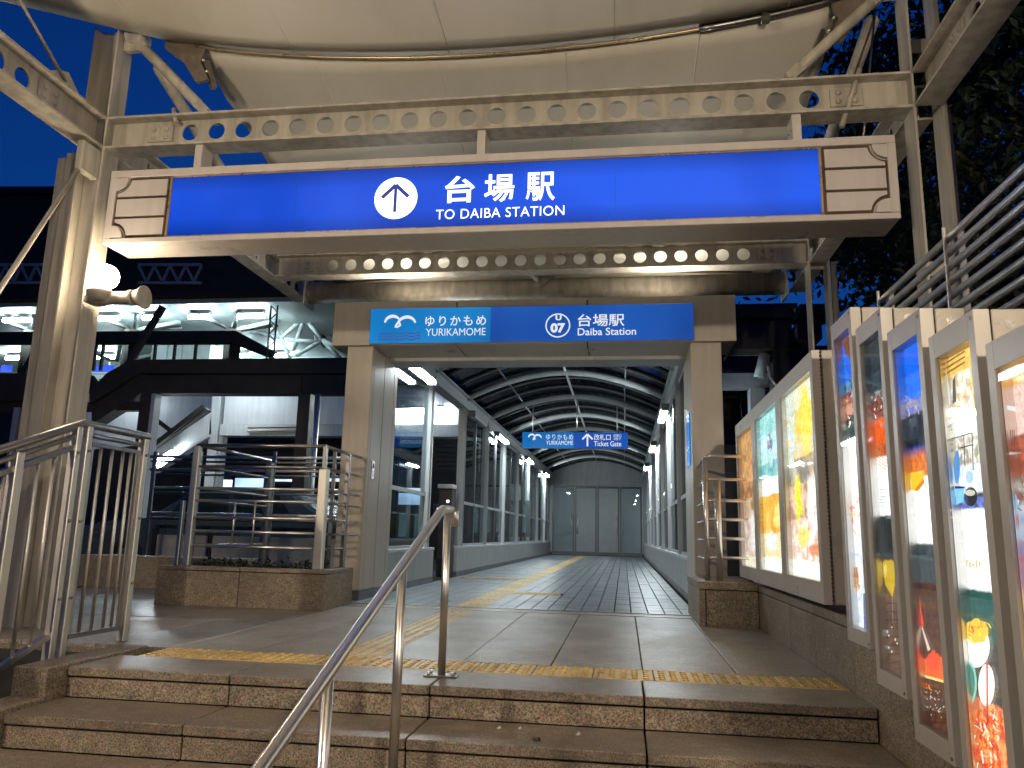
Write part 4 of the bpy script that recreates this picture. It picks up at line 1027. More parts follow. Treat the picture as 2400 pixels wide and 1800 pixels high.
# ================================================================== LIT POSTER CASES
def poster_mat(name, bands, blobs, strength, nscale=7.0, warp=0.04):
    mt, nt, out = newmat(name)
    tc = N(nt, 'ShaderNodeTexCoord'); sp = N(nt, 'ShaderNodeSeparateXYZ'); nt.links.new(tc.outputs['Generated'], sp.inputs[0])
    g_ = N(nt, 'ShaderNodeNewGeometry')
    no = N(nt, 'ShaderNodeTexNoise'); no.inputs['Scale'].default_value = nscale; no.inputs['Detail'].default_value = 5; no.inputs['Roughness'].default_value = 0.7; nt.links.new(g_.outputs['Position'], no.inputs['Vector'])
    v = N(nt, 'ShaderNodeMath', operation='MULTIPLY_ADD'); nt.links.new(no.outputs[0], v.inputs[0]); v.inputs[1].default_value = warp; 
    nt.links.new(sp.outputs[2], v.inputs[2])
    inv = N(nt, 'ShaderNodeMath', operation='SUBTRACT'); inv.inputs[0].default_value = 1.0 + warp / 2; nt.links.new(v.outputs[0], inv.inputs[1])   # 0 at top
    u0 = N(nt, 'ShaderNodeMath', operation='SUBTRACT'); u0.inputs[0].default_value = 1.0; nt.links.new(sp.outputs[1], u0.inputs[1])
    no3 = N(nt, 'ShaderNodeTexNoise'); no3.inputs['Scale'].default_value = nscale * 1.7; no3.inputs['Detail'].default_value = 4; nt.links.new(g_.outputs['Position'], no3.inputs['Vector'])
    u = N(nt, 'ShaderNodeMath', operation='ADD'); nt.links.new(u0.outputs[0], u.inputs[0]); nt.links.new(maprange(nt, no3.outputs[0], 0.3, 0.7, -0.12, 0.12), u.inputs[1])
    stA = []; stB = []
    for (v0, ca, cb) in bands: stA.append((v0, ca)); stB.append((v0, cb))
    def hard(st):
        r = []
        for i, (p, c_) in enumerate(st):
            r.append((p, c_))
            nx = st[i + 1][0] if i + 1 < len(st) else 1.0
            if nx - p > 0.03 and i + 1 < len(st): r.append((nx - 0.006, c_))
        return r[:31]
    ra = ramp(nt, hard(stA)); rb = ramp(nt, hard(stB)); nt.links.new(inv.outputs[0], ra.inputs[0]); nt.links.new(inv.outputs[0], rb.inputs[0])
    no2 = N(nt, 'ShaderNodeTexNoise'); no2.inputs['Scale'].default_value = nscale * 2.2; no2.inputs['Detail'].default_value = 6; nt.links.new(g_.outputs['Position'], no2.inputs['Vector'])
    col = mixc(nt, ra.outputs[0], rb.outputs[0], maprange(nt, no2.outputs[0], 0.42, 0.58, 0, 1))
    for (bu, bv, ru, rv, c_) in blobs:
        a = N(nt, 'ShaderNodeMath', operation='SUBTRACT'); nt.links.new(u.outputs[0], a.inputs[0]); a.inputs[1].default_value = bu
        b = N(nt, 'ShaderNodeMath', operation='SUBTRACT'); nt.links.new(inv.outputs[0], b.inputs[0]); b.inputs[1].default_value = bv
        cx_ = N(nt, 'ShaderNodeCombineXYZ')
        a2 = N(nt, 'ShaderNodeMath', operation='DIVIDE'); nt.links.new(a.outputs[0], a2.inputs[0]); a2.inputs[1].default_value = ru
        b2 = N(nt, 'ShaderNodeMath', operation='DIVIDE'); nt.links.new(b.outputs[0], b2.inputs[0]); b2.inputs[1].default_value = rv
        nt.links.new(a2.outputs[0], cx_.inputs[0]); nt.links.new(b2.outputs[0], cx_.inputs[1])
        ln = N(nt, 'ShaderNodeVectorMath', operation='LENGTH'); nt.links.new(cx_.outputs[0], ln.inputs[0])
        col = mixc(nt, col, c_, maprange(nt, ln.outputs['Value'], 0.72, 1.12, 1, 0))
    no4 = N(nt, 'ShaderNodeTexNoise'); no4.inputs['Scale'].default_value = nscale * 6; no4.inputs['Detail'].default_value = 6; no4.inputs['Roughness'].default_value = 0.75; nt.links.new(g_.outputs['Position'], no4.inputs['Vector'])
    e = N(nt, 'ShaderNodeEmission'); nt.links.new(col, e.inputs[0])
    nt.links.new(maprange(nt, no4.outputs[0], 0.36, 0.64, strength * 0.95, strength * 1.6), e.inputs[1])
    nt.links.new(e.outputs[0], out.inputs[0]); return mt
Wt = (1.0, 0.98, 0.92)
W2 = (0.95, 0.96, 0.98)
PM = {}
PM['A1'] = poster_mat('poster_orange', [(0, (0.75, 0.42, 0.16), (0.50, 0.24, 0.08)), (0.22, (0.62, 0.24, 0.08), (0.80, 0.48, 0.22)), (0.38, (0.30, 0.14, 0.06), (0.72, 0.34, 0.15)), (0.5, (0.80, 0.55, 0.32), (0.45, 0.30, 0.20)), (0.66, (0.85, 0.72, 0.60), (0.60, 0.42, 0.36)), (0.93, (0.95, 0.85, 0.62), (0.95, 0.88, 0.7))], [(0.55, 0.75, 0.22, 0.16, (0.9, 0.85, 0.82)), (0.7, 0.55, 0.2, 0.05, (0.35, 0.22, 0.08))], 1.5, 6)
PM['A2'] = poster_mat('poster_teal', [(0, (0.28, 0.62, 0.60), (0.40, 0.70, 0.66)), (0.15, (0.35, 0.70, 0.68), (0.6, 0.8, 0.78)), (0.32, (0.12, 0.42, 0.45), (0.38, 0.65, 0.62)), (0.42, (0.95, 0.9, 0.75), (0.98, 0.95, 0.85)), (0.53, (0.85, 0.50, 0.08), (0.75, 0.38, 0.04)), (0.77, (0.9, 0.75, 0.4), (0.75, 0.6, 0.35)), (0.92, Wt, (1, 0.95, 0.8))], [(0.45, 0.22, 0.04, 0.10, (0.25, 0.20, 0.22)), (0.5, 0.30, 0.10, 0.06, (0.55, 0.72, 0.72)), (0.35, 0.82, 0.22, 0.07, (0.75, 0.78, 0.8)), (0.7, 0.66, 0.2, 0.08, (0.95, 0.7, 0.2))], 1.9, 5)
PM['A3'] = poster_mat('poster_yellow', [(0, (0.75, 0.78, 0.62), (0.85, 0.70, 0.35)), (0.12, (0.90, 0.66, 0.12), (0.80, 0.52, 0.14)), (0.30, (0.85, 0.6, 0.25), (0.7, 0.62, 0.4)), (0.38, (0.25, 0.22, 0.18), (0.55, 0.42, 0.25)), (0.52, (0.80, 0.55, 0.42), (0.45, 0.25, 0.15)), (0.7, (0.85, 0.8, 0.72), (0.70, 0.45, 0.32)), (0.92, Wt, (1, 0.95, 0.82))], [(0.12, 0.2, 0.16, 0.25, (0.62, 0.68, 0.58)), (0.62, 0.20, 0.18, 0.20, (0.92, 0.70, 0.10)), (0.25, 0.60, 0.11, 0.14, (0.72, 0.72, 0.03)), (0.72, 0.64, 0.14, 0.16, (0.92, 0.88, 0.84)), (0.35, 0.80, 0.2, 0.06, (0.80, 0.70, 0.2)), (0.75, 0.86, 0.2, 0.03, (0.7, 0.25, 0.12))], 1.9, 5)
PM['B1'] = poster_mat('poster_harbour', [(0, (0.02, 0.10, 0.55), (0.02, 0.13, 0.65)), (0.16, (0.02, 0.05, 0.15), (0.1, 0.25, 0.4)), (0.20, (0.45, 0.14, 0.08), (0.05, 0.05, 0.06)), (0.29, (0.02, 0.03, 0.03), (0.06, 0.10, 0.10)), (0.38, W2, (1, 1, 0.95)), (0.55, (0.80, 0.45, 0.3), (0.9, 0.9, 0.92)), (0.64, (0.80, 0.84, 0.92), (0.66, 0.72, 0.82)), (0.90, (0.45, 0.52, 0.65), (0.65, 0.70, 0.78))], [], 2.1, 12, 0.02)
PM['B2'] = poster_mat('poster_dusk', [(0, (0.02, 0.028, 0.035), (0.03, 0.04, 0.045)), (0.10, (0.025, 0.04, 0.055), (0.04, 0.055, 0.065)), (0.165, (0.03, 0.03, 0.03), (0.3, 0.3, 0.28)), (0.19, (0.30, 0.05, 0.04), (0.03, 0.06, 0.05)), (0.25, (0.70, 0.10, 0.01), (0.60, 0.08, 0.01)), (0.33, (0.50, 0.10, 0.02), (0.30, 0.06, 0.02)), (0.37, W2, (1, 1, 0.97)), (0.55, (0.02, 0.022, 0.022), (0.03, 0.03, 0.03)), (0.68, (0.11, 0.05, 0.025), (0.07, 0.03, 0.015))], [], 2.0, 14, 0.015)
PM['B3'] = poster_mat('poster_skyline', [(0, (0.01, 0.10, 0.70), (0.01, 0.11, 0.74)), (0.08, (0.03, 0.14, 0.72), (0.03, 0.15, 0.75)), (0.15, (0.30, 0.22, 0.25), (0.06, 0.14, 0.5)), (0.19, (0.01, 0.012, 0.02), (0.03, 0.035, 0.05)), (0.28, (0.02, 0.04, 0.18), (0.03, 0.06, 0.25)), (0.31, (0.55, 0.12, 0.02), (0.65, 0.2, 0.04)), (0.365, W2, (1, 1, 0.98)), (0.54, (0.03, 0.04, 0.045), (0.05, 0.06, 0.065)), (0.64, (0.09, 0.035, 0.02), (0.05, 0.02, 0.012))], [], 2.1, 14, 0.015)
PM['B4'] = poster_mat('poster_cafe', [(0, (0.85, 0.50, 0.10), (0.75, 0.42, 0.12)), (0.05, (0.85, 0.82, 0.74), (0.55, 0.42, 0.22)), (0.15, (0.95, 0.9, 0.82), (0.85, 0.8, 0.68)), (0.20, (0.75, 0.72, 0.64), (0.32, 0.28, 0.22)), (0.27, (0.55, 0.62, 0.70), (0.85, 0.88, 0.92)), (0.335, (0.15, 0.2, 0.6), (0.05, 0.05, 0.06)), (0.37, W2, (1, 1, 1)), (0.55, (0.02, 0.07, 0.055), (0.03, 0.09, 0.075)), (0.66, (0.03, 0.035, 0.03), (0.05, 0.04, 0.03)), (0.79, (0.55, 0.05, 0.02), (0.85, 0.35, 0.12))], [(0.80, 0.10, 0.24, 0.06, (0.9, 0.45, 0.03))], 2.1, 14, 0.015)
PM['B5'] = poster_mat('poster_bar', [(0, (0.85, 0.42, 0.08), (0.75, 0.35, 0.08)), (0.04, (0.70, 0.45, 0.38), (0.75, 0.5, 0.42)), (0.14, (0.40, 0.10, 0.04), (0.25, 0.06, 0.03)), (0.22, (0.20, 0.08, 0.05), (0.5, 0.45, 0.4)), (0.28, (0.25, 0.4, 0.65), (0.6, 0.65, 0.75)), (0.35, (0.55, 0.1, 0.07), (0.2, 0.3, 0.55)), (0.45, (0.8, 0.6, 0.3), (0.7, 0.45, 0.25))], [], 2.0, 14, 0.015)

def poster_case(label, poster, yn, yf, z0, z1, my, mt_, mb_, vent, group):
    t = thing('poster_case', label, 'poster case', (1.07, (yn + yf) / 2, z0), group)
    X0, X1, X2 = 1.0, 1.046, 1.145
    body = obj('case_body', MB().bbox(X1 + 0.004, X2, yn + 0.001, yf - 0.001, z0 + 0.001, z1 - 0.001, 0.003), M['caseend'], t)
    obj('seam_gasket', MB().box(X1 - 0.001, X1 + 0.005, yn + 0.006, yf - 0.006, z0 + 0.006, z1 - 0.006), M['joint'], body)
    gy0, gy1, gz0, gz1 = yn + my, yf - my, z0 + mb_, z1 - mt_
    for a in ((yn, gy0, z0, z1), (gy1, yf, z0, z1), (gy0, gy1, z0, gz0), (gy0, gy1, gz1, z1)):
        obj('door_frame', MB().bbox(X0, X1 - 0.002, a[0] + 0.0004, a[1] - 0.0004, a[2], a[3], 0.0012), M['case'], t)
    obj('inner_lining', MB().box(X0 + 0.012, X1, gy1 - 0.003, gy1 - 0.0002, gz0, gz1), M['steel'], t)
    obj('poster', MB().box(X1 - 0.006, X1 - 0.003, gy0 + 0.0005, gy1 - 0.004, gz0 + 0.0005, gz1 - 0.0005), PM[poster], t)
    obj('glass_pane', MB().box(X0 + 0.004, X0 + 0.009, gy0 + 0.0005, gy1 - 0.0005, gz0 + 0.0005, gz1 - 0.0005), M['caseglass'], t)
    if vent:
        v_ = MB(); vc_ = (1.098, z1 - 0.045)
        for r in (0.004, 0.009, 0.014): v_.ring(vc_, r - 0.0016, r + 0.001, yn - 0.0025, yn + 0.0005, 16)
        obj('vent_grille', v_, M['steeldark'], body)
        obj('lock', MB().disc((yn + 0.022, z1 - 0.022), 0.006, X0 - 0.003, X0 + 0.001, 10, 'x'), M['steeldark'], t)
        obj('lock', MB().disc((yn + 0.022, z0 + 0.018), 0.006, X0 - 0.003, X0 + 0.001, 10, 'x'), M['steeldark'], t)
    return t, body
GA, GB = 'poster cases on the landing wall', 'poster cases stepping down beside the stairs'
poster_case('wide lit case with orange brown poster nearest to the right pillar', 'A1', 6.236, 7.19, 0.39, 1.712, 0.075, 0.112, 0.10, False, GA)
poster_case('wide lit case with teal and orange poster, middle of the three wide cases', 'A2', 5.222, 6.230, 0.39, 1.712, 0.085, 0.10, 0.105, False, GA)
tc_, bdy = poster_case('wide lit case with yellow poster and a chain down its near side', 'A3', 4.250, 5.216, 0.39, 1.712, 0.06, 0.10, 0.11, False, GA)
ch = MB()
for k in range(62): ch.sphere((1.045, 4.247, 1.70 - k * 0.0211), 0.0065, 6, 4, 1.5)
obj('bead_chain', ch, M['groove'], tc_)
names = [('B1', 'narrow lit case with blue harbour poster, highest of the stepped cases'), ('B2', 'narrow lit case with dark dusk poster and yellow heart shape'), ('B3', 'narrow lit case with blue skyline poster and red spoon'), ('B4', 'narrow lit case with cafe poster and red noodles at its foot'), ('B5', 'narrow lit case with bar shelf poster at the right picture edge'), ('B2', 'narrow lit case below the picture edge on the stairs')]
for k, (pm, lb) in enumerate(names):
    yf = 3.848 - 0.3935 * k; yn = yf - 0.338
    zt = 1.73 - 0.1195 * k
    poster_case(lb, pm, yn, yf, zt - 1.457, zt, 0.042, 0.08, 0.062, True, GB)
PRN = {}
def pc(c, st_=1.7):
    if (c, st_) not in PRN: PRN[(c, st_)] = emis('print_%d' % len(PRN), c, st_ * 1.2, 0.35)
    return PRN[(c, st_)]
CASES = [o for o in COL.objects if o.name.startswith('poster_case')]
def c1(x, y): return (1900 + x * 0.3014) / K, (700 + y * 0.3014) / K
def c2(x, y): return (1900 + x * 0.42194) / K, (1100 + y * 0.42194) / K
PX = [1.0395]
def prn(case, pts, col, st_=1.7, name='print_shape', f=c2):
    # flat printed shape on the poster of a case
    par = [o for o in case.children if o.name.startswith('poster')][0]
    ys = [v.co.y for v in par.data.vertices]; zs = [v.co.z for v in par.data.vertices]
    y0, y1, z0, z1 = min(ys) + 0.001, max(ys) - 0.001, min(zs) + 0.001, max(zs) - 0.001
    q = [atx(*f(*p), 1.0395) for p in pts]
    q = [(min(max(v.y, y0), y1), min(max(v.z, z0), z1)) for v in q]
    PX[0] -= 0.00006
    return obj(name, MB().prism(q, PX[0] - 0.00004, PX[0], 'x'), pc(col, st_), par)
def ell(cx, cy, rx, ry, n=22, wob=0.0): return [(cx + rx * math.cos(2 * PI * k / n) * (1 + wob * math.sin(k * 2.7)), cy + ry * math.sin(2 * PI * k / n) * (1 + wob * math.cos(k * 1.9))) for k in range(n)]
def strokes(case, n, x0, x1, y0, y1, cols, f=c2, lw=5, ln=60, st_=1.7):
    for k in range(n):
        x, y = random.uniform(x0, x1), random.uniform(y0, y1); a = random.gauss(1.3, 0.5); l = random.uniform(0.4, 1) * ln
        dx, dy = math.cos(a) * l, math.sin(a) * l; b_ = random.uniform(-0.25, 0.25) * l
        mid = (x + dx / 2 - dy / l * b_, y + dy / 2 + dx / l * b_)
        prn(case, [(x, y), mid, (x + dx, y + dy), (x + dx + lw, y + dy), (mid[0] + lw, mid[1]), (x + lw, y)], random.choice(cols), st_, 'print_stroke', f)
cB1, cB2, cB3, cB4, cB5 = CASES[3:8]
RED, ORG, YEL, WHT, CRM = (0.75, 0.05, 0.02), (0.85, 0.24, 0.03), (0.95, 0.55, 0.03), (1, 1, 1), (1, 0.9, 0.72)
# harbour poster
prn(cB1, [(225, 240), (305, 240), (305, 470), (270, 430), (245, 340)], (0.42, 0.14, 0.07), 1.0, f=c1)
strokes(cB1, 14, 240, 330, 690, 1000, [RED, CRM, (0.02, 0.02, 0.03), (0.6, 0.75, 0.85)], c1, 10, 60)
prn(cB1, ell(300, 865, 32, 42, wob=0.15), (0.85, 0.42, 0.3), 1.4, f=c1)
prn(cB1, ell(238, 330, 34, 112), WHT, 1.6); prn(cB1, ell(258, 600, 46, 138), (0.72, 0.82, 0.95), 1.5); prn(cB1, ell(256, 598, 38, 120), WHT, 1.5)
prn(cB1, ell(243, 605, 24, 82, wob=0.2), ORG, 1.3); strokes(cB1, 8, 225, 262, 540, 660, [RED, YEL, (0.2, 0.4, 0.08)], c2, 5, 40)
strokes(cB1, 14, 200, 240, 150, 320, [RED, ORG, YEL], c2, 6, 70)
prn(cB1, [(295, 690), (325, 680), (325, 900), (300, 890)], (0.06, 0.14, 0.40), 1.0)
# dusk poster
strokes(cB2, 18, 465, 590, 740, 960, [RED, (0.85, 0.8, 0.75), (0.05, 0.25, 0.15), (0.75, 0.4, 0.35)], c1, 9, 50)
for k in range(5): prn(cB2, [(470, 1180 + 26 * k), (600, 1225 + 26 * k), (600, 1234 + 26 * k), (470, 1189 + 26 * k)], (0.85, 0.30, 0.08), 1.2, 'print_line', c1)
prn(cB2, [(402, 520), (420, 503), (440, 508), (452, 500), (472, 520), (474, 640), (460, 712), (420, 640), (400, 580)], (0.85, 0.55, 0.02), 1.3)
prn(cB2, [(412, 540), (424, 520), (430, 560), (420, 600)], (1, 0.8, 0.2), 1.5)
for k in range(7): prn(cB2, ell(430 + random.uniform(0, 60), 880 + k * 22, 4, 9, 8), (0.8, 0.8, 0.85), 1.4)
prn(cB2, [(458, 712), (463, 712), (466, 860), (461, 860)], (0.45, 0.42, 0.4), 0.8)
for k in range(9): prn(cB2, [(378, 730 + 45 * k), (520, 745 + 45 * k), (520, 751 + 45 * k), (378, 735 + 45 * k)], (0.05, 0.02, 0.01), 0.8, 'print_line')
for k in range(6): prn(cB2, [(390, 110 + 18 * k), (425 - (k % 2) * 10, 113 + 18 * k), (425 - (k % 2) * 10, 118 + 18 * k), (390, 115 + 18 * k)], (0.55, 0.55, 0.55), 1.0, 'print_line')
# skyline poster
strokes(cB3, 26, 720, 860, 740, 900, [(0.9, 0.55, 0.25), (0.8, 0.8, 0.85), (0.5, 0.35, 0.2), (0.3, 0.4, 0.7)], c1, 5, 46)
prn(cB3, [(728, 900), (735, 740), (741, 740), (752, 900)], (0.9, 0.4, 0.12), 1.4, f=c1)
prn(cB3, [(540, 25), (640, 5), (642, 60), (605, 125), (545, 118)], YEL, 1.5); prn(cB3, [(590, 110), (640, 50), (645, 75), (605, 125)], (0.8, 0.25, 0.02), 1.3)
prn(cB3, [(570, 690), (585, 676), (603, 695), (625, 770), (640, 862), (612, 882), (585, 830), (572, 780)], RED, 1.6)
prn(cB3, [(618, 880), (632, 872), (678, 1000), (664, 1012)], (0.85, 0.62, 0.5), 1.3)
prn(cB3, [(630, 1050), (745, 1040), (752, 1180), (640, 1140)], (0.80, 0.10, 0.02), 1.6); prn(cB3, ell(695, 1065, 36, 55, wob=0.2), (0.9, 0.06, 0.02), 1.7)
prn(cB3, [(630, 1135), (750, 1172), (750, 1186), (630, 1148)], (0.95, 0.6, 0.2), 1.5); strokes(cB3, 8, 630, 665, 1180, 1260, [RED, ORG], c2, 7, 40)
for k in range(30): prn(cB3, ell(random.uniform(650, 760), random.uniform(1230, 1400), 2.2, 4, 6), CRM, 1.3, 'print_dot')
# cafe poster
for k in range(4): prn(cB4, [(1040 + 12 * k, 470 + 35 * k), (1225, 360 + 42 * k), (1228, 372 + 42 * k), (1048 + 12 * k, 484 + 35 * k)], (0.45, 0.26, 0.07), 1.1, 'print_line', c1)
prn(cB4, [(1030, 560), (1100, 690), (1115, 820), (1080, 830), (1040, 700)], WHT, 1.6, f=c1); prn(cB4, [(1130, 640), (1150, 600), (1160, 800), (1130, 820)], (0.12, 0.13, 0.15), 1.0, f=c1)
for k in range(60): prn(cB4, ell(random.uniform(1075, 1140), random.uniform(900, 1200), 5, 8, 6), random.choice([(0.2, 0.18, 0.15), (0.75, 0.72, 0.66)]), 1.1, 'print_dot', c1)
for p_, q_ in (((1085, 1100), (1290, 1040)), ((1085, 1100), (1095, 1240)), ((1290, 1040), (1300, 1330)), ((1190, 1160), (1300, 1130)), ((1225, 1060), (1235, 1300))):
    prn(cB4, [p_, q_, (q_[0] + 7, q_[1] + 7), (p_[0] + 7, p_[1] + 7)], (0.03, 0.03, 0.03), 0.8, 'print_line', c1)
prn(cB4, ell(1175, 1310, 24, 130), (0.10, 0.34, 0.75), 1.4, f=c1); prn(cB4, ell(1275, 1390, 32, 48), (0.45, 0.66, 0.92), 1.5, f=c1)
prn(cB4, [(1125, 1470), (1235, 1462), (1225, 1580), (1170, 1605), (1132, 1585)], (0.22, 0.55, 0.92), 1.6, f=c1); prn(cB4, ell(1180, 1468, 58, 10), (0.02, 0.06, 0.25), 1.0, f=c1)
prn(cB4, ell(1285, 1540, 52, 75), (0.05, 0.05, 0.06), 1.0, f=c1); prn(cB4, ell(1280, 1510, 40, 24), (0.75, 0.70, 0.55), 1.3, f=c1)
for k in range(5): prn(cB4, [(890 + 18 * k, 505 + 10 * (k % 3)), (902 + 18 * k, 500 + 10 * (k % 3)), (902 + 18 * k, 540 + 9 * (k % 2)), (890 + 18 * k, 545)], (0.75, 0.62, 0.3), 1.3, 'print_line')
prn(cB4, ell(950, 985, 76, 118), (1.0, 0.97, 0.85), 1.8); prn(cB4, ell(950, 900, 68, 68, wob=0.12), (0.9, 0.55, 0.05), 1.6); strokes(cB4, 16, 890, 1005, 830, 930, [RED, YEL, (0.95, 0.75, 0.1), ORG], c2, 8, 50)
prn(cB4, ell(908, 1190, 48, 122), (0.35, 0.75, 0.60), 1.3); prn(cB4, ell(904, 1190, 40, 108), (0.05, 0.28, 0.22), 1.2)
prn(cB4, ell(1010, 1200, 46, 118), (1, 0.95, 0.85), 1.8); prn(cB4, [(1008, 1060), (1018, 1060), (1022, 1420), (1010, 1420)], (0.6, 0.05, 0.04), 1.3)
strokes(cB4, 70, 915, 1080, 1330, 1640, [RED, RED, ORG, (0.95, 0.8, 0.55), (0.85, 0.12, 0.04)], c2, 9, 75)
# bar poster
prn(cB5, [(1560, 840), (1659, 840), (1659, 880), (1560, 872)], WHT, 1.8, f=c1)
prn(cB5, ell(1572, 1180, 16, 120), (0.10, 0.45, 0.30), 1.3, f=c1); prn(cB5, ell(1570, 1130, 12, 60), (0.85, 0.75, 0.5), 1.4, f=c1)
for k in range(4): prn(cB5, [(1600 + 15 * k, 1020), (1606 + 15 * k, 1020), (1606 + 15 * k, 1350), (1600 + 15 * k, 1350)], (0.35, 0.08, 0.04), 1.0, 'print_line', c1)
strokes(cB5, 16, 1140, 1185, 40, 260, [(0.25, 0.45, 0.8), (0.8, 0.8, 0.85), RED, (0.1, 0.1, 0.12)], c2, 9, 60)
prn(cB5, ell(1175, 190, 26, 60), (0.3, 0.6, 0.9), 1.5); prn(cB5, ell(1178, 300, 28, 70), RED, 1.4)

st = MB().bar((1.02, 5.31, 1.712), (0.985, 5.36, 1.79), 0.012, 0.012).bar((0.985, 5.36, 1.79), (0.975, 5.38, 1.87), 0.012, 0.012)  # bent sliver drawn for a small white bent shape
tag(obj('wire_hook', st, M['white_print'] if 0 else M['steel']), 'small bent metal hook sticking up between the wide poster cases', 'hook')

# ================================================================== LEFT BACKGROUND: stair canopy
FA = 13.0
def dpoly(pts, Y): return [(at(a, b, Y).x, at(a, b, Y).z) for a, b in pts]
sc_ = thing('footbridge', 'dark steel footbridge stair fascia on posts behind the left planter', 'footbridge', (at(500, 800, FA).x, FA, 0))
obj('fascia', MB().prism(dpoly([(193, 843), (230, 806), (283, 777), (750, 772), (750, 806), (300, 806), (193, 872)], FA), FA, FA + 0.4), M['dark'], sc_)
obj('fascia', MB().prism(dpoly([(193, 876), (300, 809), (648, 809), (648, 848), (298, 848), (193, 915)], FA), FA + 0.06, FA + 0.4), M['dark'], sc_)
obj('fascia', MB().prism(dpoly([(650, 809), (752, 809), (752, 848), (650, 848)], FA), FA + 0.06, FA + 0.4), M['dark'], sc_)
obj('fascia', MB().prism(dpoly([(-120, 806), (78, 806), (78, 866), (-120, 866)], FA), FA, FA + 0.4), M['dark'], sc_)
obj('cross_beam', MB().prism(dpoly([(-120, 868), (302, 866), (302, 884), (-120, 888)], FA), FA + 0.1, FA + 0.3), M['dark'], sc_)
def dpost(px0, px1, py0, py1, Y, mat, par, dep=0.2, nm='post'):
    x0 = at(px0, py0, Y).x; x1 = at(px1, py0, Y).x
    return obj(nm, MB().box(x0, x1, Y, Y + dep, at(px0, py1, Y).z, at(px0, py0, Y).z), mat, par)
dpost(304, 326, 850, 1330, FA + 0.05, M['dark'], sc_)
dpost(328, 336, 850, 1330, FA + 0.06, M['walk'], sc_)
dpost(645, 671, 850, 1330, FA + 0.05, M['brown'], sc_)
x_ = at(679, 900, FA).x; obj('drainpipe', MB().tube([(x_, FA + 0.1, 3.1), (x_, FA + 0.1, -0.1)], 0.05, 10), M['satin'], sc_)
dpost(30, 42, 880, 1330, FA + 0.05, M['walk'], sc_); dpost(48, 60, 880, 1330, FA + 0.05, M['dark'], sc_)
obj('diagonal_brace', MB().bar(at(352, 662, FA + 4), at(286, 772, FA + 4), 0.13, 0.13), M['dark'], sc_)
obj('diagonal_brace', MB().bar(at(92, 735, FA + 2), at(24, 860, FA + 2), 0.13, 0.13), M['dark'], sc_)
obj('diagonal_brace', MB().bar(at(196, 815, FA + 2), at(232, 870, FA + 2), 0.12, 0.12), M['dark'], sc_)
FB = 15.5
sb = thing('stair_flight', 'white steel stair flight with lit stringer under the footbridge', 'stairs', (at(400, 950, FB).x, FB, 0))
obj('column', MB().box(at(455, 900, FB).x, at(474, 900, FB).x, FB, FB + 0.25, at(455, 1310, FB).z, at(455, 845, FB).z), M['white'], sb)
obj('column_flange', MB().box(at(475, 900, FB).x, at(483, 900, FB).x, FB + 0.05, FB + 0.25, at(455, 1310, FB).z, at(475, 942, FB).z), M['white'], sb)
obj('beam', MB().box(at(482, 900, FB).x, -3.3, FB + 0.02, FB + 0.25, at(600, 916, FB).z, at(600, 842, FB).z), M['white'], sb)
obj('beam_flange', MB().box(at(482, 900, FB).x, -3.3, FB - 0.08, FB + 0.3, at(600, 942, FB).z, at(600, 918, FB).z), M['white'], sb)
obj('stringer', MB().prism(dpoly([(456, 890), (456, 938), (330, 1017), (330, 975)], FB), FB, FB + 0.06), M['white'], sb)
obj('stringer_flange', MB().prism(dpoly([(456, 939), (456, 945), (330, 1024), (330, 1018)], FB), FB - 0.1, FB + 0.16), M['white'], sb)
obj('stringer_flange', MB().prism(dpoly([(445, 880), (456, 888), (330, 974), (330, 960)], FB), FB - 0.1, FB + 0.16), M['walkdark'], sb)
obj('handrail', MB().bar(at(440, 878, FB - 0.2), at(335, 960, FB - 0.2), 0.05, 0.1), M['dark'], sb)
obj('brace', MB().bar(at(335, 905, FB + 0.3), at(375, 935, FB + 0.3), 0.08, 0.08), M['dark'], sb)
obj('soffit', MB().prism(dpoly([(190, 850), (460, 850), (460, 925), (300, 962), (150, 985)], FB + 1.2), FB + 1.2, FB + 1.3), M['white'], sb)
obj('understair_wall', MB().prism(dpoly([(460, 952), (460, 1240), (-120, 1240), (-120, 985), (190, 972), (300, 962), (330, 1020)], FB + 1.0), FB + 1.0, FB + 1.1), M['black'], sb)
def bar_lamp(name, label, p0, p1, r, mat, grp, body=True):
    t = thing(name, label, 'lamp', tuple((Vector(p0) + Vector(p1)) / 2), grp)
    obj('lamp_tube', MB().tube([p0, p1], r, 10), mat, t)
    up_ = Vector((0, 0, r * 1.6))
    if body: obj('housing', MB().bar(Vector(p0) + up_, Vector(p1) + up_, r * 3, r * 1.0), M['lampbody'], t)
    return t
gfl = 'tube lamps under the footbridge'
bar_lamp('tube_lamp', 'bright sloping tube lamp on the stair stringer left of the planter', at(334, 1003, FB - 0.15), at(374, 977, FB - 0.15), 0.05, M['tubelamp'], gfl)
bar_lamp('tube_lamp', 'bright level tube lamp seen through the first walkway window', at(848, 890, FB - 0.1), at(915, 888, FB - 0.1), 0.05, M['tubelamp'], gfl)
bar_lamp('tube_lamp', 'pale unlit tube lamp on the white beam above the louvres', at(536, 929, FB - 0.12), at(645, 928, FB - 0.12), 0.045, M['lampbody'], gfl)
bar_lamp('tube_lamp', 'tube lamp hidden above the stair soffit by the dark post', at(230, 855, FB + 0.5), at(290, 855, FB + 0.5), 0.05, M['tubedim'], gfl)
bar_lamp('tube_lamp', 'tube lamp behind the footbridge fascia above the white beam', at(420, 836, FB - 0.9), at(560, 836, FB - 0.9), 0.05, M['tubedim'], gfl)  # added lamp, kept out of view, lights the white beam
bar_lamp('tube_lamp', 'small tube lamp seen through the walkway side opening', at(945, 886, FB - 0.1), at(958, 886, FB - 0.1), 0.05, M['tubelamp'], gfl)
